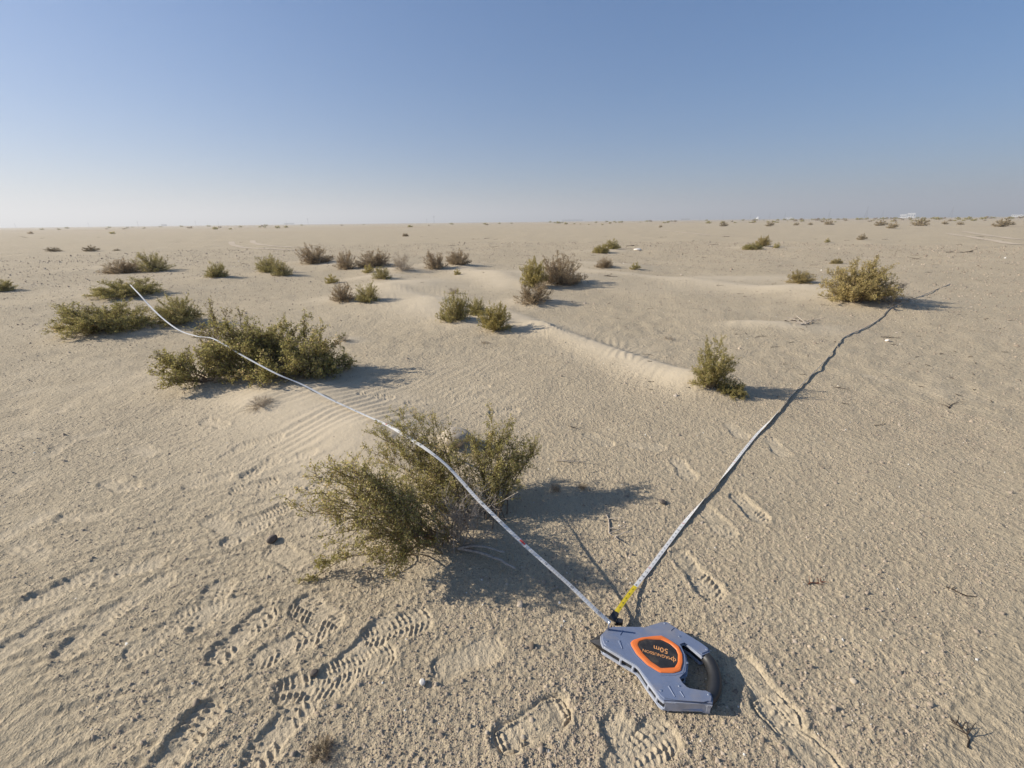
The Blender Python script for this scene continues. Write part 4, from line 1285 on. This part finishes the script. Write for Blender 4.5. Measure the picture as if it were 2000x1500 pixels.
# raised field round the ring, ring, label
fld = [(x * 1.12 - (-20) * .12, y * 1.12 - 8 * .12) for x, y in RING_O]
part("raised_field", prism(mm(fld), .0465, .0478, .001, 2), 'blue')
bm = bmesh.new()
no, ni = len(RING_O), len(RING_I)
def resample(P, n):
    P = np.array(P + [P[0]], float); d = np.concatenate([[0], np.cumsum(np.linalg.norm(np.diff(P, axis=0), axis=1))])
    t = np.linspace(0, d[-1], n, endpoint=False); return np.stack([np.interp(t, d, P[:, 0]), np.interp(t, d, P[:, 1])], 1)
def polar(P, n=56, c=(-20, 8)):
    Q = resample(P, 600); a = np.arctan2(Q[:, 1] - c[1], Q[:, 0] - c[0]); r = np.hypot(Q[:, 1] - c[1], Q[:, 0] - c[0])
    o = np.argsort(a); th = np.linspace(-math.pi, math.pi, n, endpoint=False); rr_ = np.interp(th, a[o], r[o], period=2 * math.pi)
    return [(c[0] + math.cos(t) * q, c[1] + math.sin(t) * q) for t, q in zip(th, rr_)]
po, pi_ = polar(RING_O), polar(RING_I)
rows = [(0.0, .0475), (0.0, .0495), (.18, .0512), (.55, .0515), (.85, .0508), (1.0, .0485), (1.0, .0475)]
vv = [[bm.verts.new((((1 - f) * a[0] + f * b[0]) / 1000, ((1 - f) * a[1] + f * b[1]) / 1000, z)) for a, b in zip(po, pi_)] for f, z in rows]
for i in range(len(rows) - 1):
    for j in range(56):
        k = (j + 1) % 56
        bm.faces.new((vv[i][j], vv[i][k], vv[i + 1][k], vv[i + 1][j]))
bmesh.ops.recalc_face_normals(bm, faces=list(bm.faces))
part("orange_ring", bm, 'orange')
label_plate = part("label_plate", prism(mm(pi_), .047, .0488, 0), 'black_label')
# lettering: reads from the far side of the reel
pr = Print()
xd = np.array([-.93, .32, 0.0]); xd /= np.linalg.norm(xd); yd = np.array([-xd[1], xd[0], 0.0])
c0 = np.array([-.019, .008, .0492])
pr.text("50m", c0 - yd * .0145 - xd * .004, xd, yd, .0155)
pr.text("MAGNUSSON", c0 + yd * .003 + xd * .005, xd, yd, .0088)
lg = c0 + yd * .003 - xd * .036
for q in (-1, 1):
    for k in range(8):
        a0, a1 = math.radians(70 + 28 * k), math.radians(70 + 28 * (k + 1))
        for (aa, bb) in ((a0, a1),):
            u0 = np.array([math.cos(aa) * q, math.sin(aa)]); u1 = np.array([math.cos(bb) * q, math.sin(bb)])
            if abs(u0[0]) < .05: continue
            pr.add([lg + xd * u0[0] * .0062 + yd * u0[1] * .005, lg + xd * u1[0] * .0062 + yd * u1[1] * .005, lg + xd * u1[0] * .0046 + yd * u1[1] * .0036, lg + xd * u0[0] * .0046 + yd * u0[1] * .0036], [(0, 1, 2, 3)])
pr.quad(lg, xd * .0009, yd * .0085)
pr.build("lettering", 'print_orange', label_plate)
for x, y in [(29, 102), (56, 61), (115, 23), (47, -15), (4, -74), (68, -94), (-45, -85), (-149, 46)]:
    bm = bmesh.new()
    bmesh.ops.create_cone(bm, cap_ends=True, segments=12, radius1=.0032, radius2=.0026, depth=.0015)
    bmesh.ops.translate(bm, verts=bm.verts, vec=(x / 1000, y / 1000, .0475))
    part("screw", bm, 'steel')
for (x0, y0), (x1, y1), w in [((-98, 79), (-109, 64), 1.2), ((-116, 48), (-113, 24), 3.0), ((-23, -74), (-17, -100), 2.0), ((1, -87), (5, -101), 1.8), ((37, 79), (50, 87), 1.2)]:
    a, b = Vector((x0, y0)) / 1000, Vector((x1, y1)) / 1000
    d = (b - a).normalized(); nn = Vector((-d.y, d.x)) * w / 1000
    bm = prism([tuple(a + nn), tuple(a - nn), tuple(b - nn * .3), tuple(b + nn * .3)], .0468, .0488, .0006, 1)
    part("accent_rib", bm, 'blue')
# grip
g = catmull([(96, 34, 24, 0), (108, 19, 25, 0), (116, -3, 25, 0), (113, -33, 25, 0), (103, -58, 25, 0), (88, -80, 25, 0), (66, -97, 24, 0)], 6)[:, :3] / 1000
bm = bmesh.new(); rings = []
for i, p in enumerate(g):
    t = unit(g[min(i + 1, len(g) - 1)] - g[max(i - 1, 0)]); a = np.array([-t[1], t[0], 0]); up = np.array([0, 0, 1.0])
    f = i / (len(g) - 1); ra = .0135 + .002 * math.sin(f * math.pi)
    rings.append([bm.verts.new(tuple(p + a * ra * math.cos(q * math.pi / 8) + up * .0185 * math.sin(q * math.pi / 8))) for q in range(16)])
for i in range(len(rings) - 1):
    for q in range(16):
        bm.faces.new((rings[i][q], rings[i][(q + 1) % 16], rings[i + 1][(q + 1) % 16], rings[i + 1][q]))
bm.faces.new(rings[0]); bm.faces.new(rings[-1][::-1])
bmesh.ops.recalc_face_normals(bm, faces=list(bm.faces))
part("grip", bm, 'rubber', smooth=True)
# ground spike at the nose, guide pin, mouth
bm = bmesh.new()
tip = bm.verts.new((-.192, .070, .012))
q = [bm.verts.new(v) for v in ((-.150, .084, .030), (-.155, .036, .030), (-.155, .036, .006), (-.150, .084, .006))]
ridge = bm.verts.new((-.152, .062, .036))
for f in ((tip, q[0], ridge), (tip, ridge, q[1]), (tip, q[1], q[2]), (tip, q[2], q[3]), (tip, q[3], q[0]), (q[0], q[3], q[2], q[1], ridge)):
    bm.faces.new(f)
bmesh.ops.recalc_face_normals(bm, faces=list(bm.faces))
part("ground_spike", bm, 'black')
bm = bmesh.new()
bmesh.ops.create_cone(bm, cap_ends=True, segments=14, radius1=.0032, radius2=.0022, depth=.050)
bmesh.ops.rotate(bm, verts=bm.verts, matrix=Matrix.Rotation(math.radians(8), 3, 'X'))
bmesh.ops.translate(bm, verts=bm.verts, vec=(-.139, .079, .067))
part("guide_pin", bm, 'steel', smooth=True)
part("tape_mouth", prism(mm([(-140, 84), (-120, 84), (-116, 96), (-138, 97)]), .012, .034, .002, 2), 'black')

# ------------------------------------------------------------------ far off: pylons, poles, buildings, smoke
def far_xy(px, dist):
    X, F, _ = ray(px, 444 - 22 * px / 2000)
    k = dist / math.hypot(X, F); return X * k, F * k
def pylon(px, hpx, dist, label):
    x, y = far_xy(px, dist); H = hpx * y / FPX
    s = Shrub(1); r = H * .008
    w = H * .11
    for sx in (-1, 1):
        for sy in (-1, 1):
            s.tube([np.array([sx * w, sy * w, 0]), np.array([sx * w * .3, sy * w * .3, H * .6]), np.array([0, 0, H])], r, r * .7)
    for k in range(6):
        f0, f1 = k / 6 * .6, (k + 1) / 6 * .6
        w0, w1 = w * (1 - .7 * f0 / .6), w * (1 - .7 * f1 / .6)
        for a, b in (((-1, -1), (1, -1)), ((1, -1), (1, 1)), ((1, 1), (-1, 1)), ((-1, 1), (-1, -1))):
            s.tube([np.array([a[0] * w0, a[1] * w0, f0 * H]), np.array([b[0] * w1, b[1] * w1, f1 * H])], r * .6, r * .6)
            s.tube([np.array([b[0] * w0, b[1] * w0, f0 * H]), np.array([a[0] * w1, a[1] * w1, f1 * H])], r * .6, r * .6)
    for f, l in ((.62, .20), (.76, .17), (.9, .13)):
        for sx in (-1, 1):
            s.tube([np.array([0, 0, f * H + .02 * H]), np.array([sx * l * H, 0, f * H])], r * .9, r * .4)
            s.tube([np.array([0, 0, f * H - .02 * H]), np.array([sx * l * H, 0, f * H])], r * .7, r * .4)
    me, _ = s.meshes("pylon")
    o = link_mesh("power_pylon", me, M['pylon']); o.location = (x, y, -.3); o.rotation_euler = (0, 0, .5)
    tag(o, label, "pylon", "power pylons on the horizon")
for px, h, d, lab in [(1232, 9, 2600, "faintest leftmost power pylon on the right half of the horizon"), (1367, 8, 2700, "faint power pylon left of the white dome"), (1411, 10, 2600, "faint power pylon second left of the white dome"),
                      (1465, 13, 2100, "power pylon just left of the white dome"), (1502, 14, 2400, "power pylon just right of the white dome"), (1532, 13, 2300, "power pylon in the gap right of the white dome"),
                      (1618, 16, 2000, "power pylon well left of the white building"), (1690, 21, 1800, "tall power pylon nearest left of the white building"), (1722, 15, 2200, "shorter pylon close left of the white building"),
                      (1856, 19, 1800, "tall power pylon right of the white building")]:
    pylon(px, h, d, lab)
def pole(px, hpx, dist, label):
    x, y = far_xy(px, dist); H = hpx * y / FPX
    s = Shrub(2)
    s.tube([np.array([0, 0, 0]), np.array([0, 0, H])], H * .022, H * .015)
    s.tube([np.array([-.16 * H, 0, .93 * H]), np.array([.16 * H, 0, .93 * H])], H * .012, H * .012)
    s.tube([np.array([-.11 * H, 0, .8 * H]), np.array([.11 * H, 0, .8 * H])], H * .012, H * .012)
    me, _ = s.meshes("pole")
    o = link_mesh("utility_pole", me, M['pylon']); o.location = (x, y, -.2)
    tag(o, label, "pole", "utility poles on the left horizon")
for px, h, d, lab in [(31, 8, 900, "first utility pole from the left on the horizon"), (174, 8, 900, "second utility pole from the left on the horizon"), (270, 9, 900, "third utility pole from the left on the horizon"),
                      (383, 9, 900, "fourth utility pole from the left on the horizon"), (427, 8, 1000, "fifth utility pole from the left on the horizon"), (560, 7, 1100, "sixth utility pole from the left on the horizon"),
                      (602, 11, 800, "tallest thin pole left of centre on the horizon"), (834, 8, 800, "short thin pole left of the tall centre pole"), (848, 13, 700, "tall thin pole near the centre of the horizon")]:
    pole(px, h, d, lab)
def building(px0, px1, hpx, dist, label, mat='white_wall', windows=5, name="far_building", dome=False):
    xa, ya = far_xy(px0, dist); xb, yb = far_xy(px1, dist)
    W = math.hypot(xb - xa, yb - ya); H = hpx * (ya + yb) / 2 / FPX
    root = empty(name, ((xa + xb) / 2, (ya + yb) / 2, 0), math.atan2(yb - ya, xb - xa))
    Dp = max(W * .4, 6)
    if dome:
        bm = bmesh.new(); bmesh.ops.create_uvsphere(bm, u_segments=20, v_segments=12, radius=1)
        bmesh.ops.scale(bm, verts=bm.verts, vec=(W / 2, W / 2, H)); part("dome", bm, mat, root, True)
        part("base_ring", prism([(math.cos(a * .3927) * W * .53, math.sin(a * .3927) * W * .53) for a in range(16)], 0, H * .25, .1, 1), mat, root)
    else:
        part("wall", prism([(-W / 2, -Dp / 2), (W / 2, -Dp / 2), (W / 2, Dp / 2), (-W / 2, Dp / 2)], -1, H * .88, 0), mat, root)
        part("roof", prism([(-W / 2 - .4, -Dp / 2 - .4), (W / 2 + .4, -Dp / 2 - .4), (W / 2 + .4, Dp / 2 + .4), (-W / 2 - .4, Dp / 2 + .4)], H * .88, H, .05, 1), mat, root)
        for i in range(windows):
            xx = -W / 2 + W * (i + .5) / windows
            bw = W / windows * .25
            part("window", prism([(xx - bw, -Dp / 2 - .05), (xx + bw, -Dp / 2 - .05), (xx + bw, -Dp / 2 + .2), (xx - bw, -Dp / 2 + .2)], H * .35, H * .68, 0), 'window', root)
    tag(root, label, "building")
building(1757, 1770, 6, 1300, "low white building on the right horizon, left block of the compound")
building(1771, 1786, 8, 1320, "taller white flat-roofed building on the right horizon, right block of the compound")
building(1778, 1787, 3.5, 1280, "small white hut in front of the white compound on the horizon", windows=2)
building(1476, 1485, 5, 1500, "small white dome on the horizon right of centre", dome=True, name="far_dome")
building(1534, 1548, 3.2, 1500, "low white shed on the horizon right of the white dome", windows=4)
building(1098, 1138, 3.0, 2300, "long low grey building under the smoke on the horizon", 'grey_wall', 12)
building(315, 326, 3.0, 1500, "small grey block on the left horizon", 'grey_wall', 3)
building(555, 575, 2.6, 1700, "low grey building on the horizon left of centre", 'grey_wall', 6)
building(1330, 1348, 2.6, 1800, "low grey sheds on the horizon at centre right", 'grey_wall', 6)
building(1975, 2000, 3.5, 1300, "low pale building at the right end of the horizon", 'white_wall', 6)

# ------------------------------------------------------------------ haze and smoke
def volume_mat(name, color, density, aniso=0.0):
    m = bpy.data.materials.new(name); m.use_nodes = True
    nt = m.node_tree
    for n in list(nt.nodes): nt.nodes.remove(n)
    v = nt.nodes.new('ShaderNodeVolumePrincipled'); out = nt.nodes.new('ShaderNodeOutputMaterial')
    v.inputs['Color'].default_value = (*color, 1); v.inputs['Density'].default_value = density; v.inputs['Anisotropy'].default_value = aniso
    nt.links.new(v.outputs[0], out.inputs['Volume'])
    return m
bm = bmesh.new()
bmesh.ops.create_cube(bm, size=1)
bmesh.ops.scale(bm, verts=bm.verts, vec=(19000, 19000, 82)); bmesh.ops.translate(bm, verts=bm.verts, vec=(0, 0, 39))
hz_o = link_mesh("haze", bm_mesh("haze", bm), volume_mat("desert_haze", (0.93, 0.93, 0.92), 0.0009, 0.2))
tag(hz_o, "pale dusty haze over the whole plain", "haze", kind='stuff')
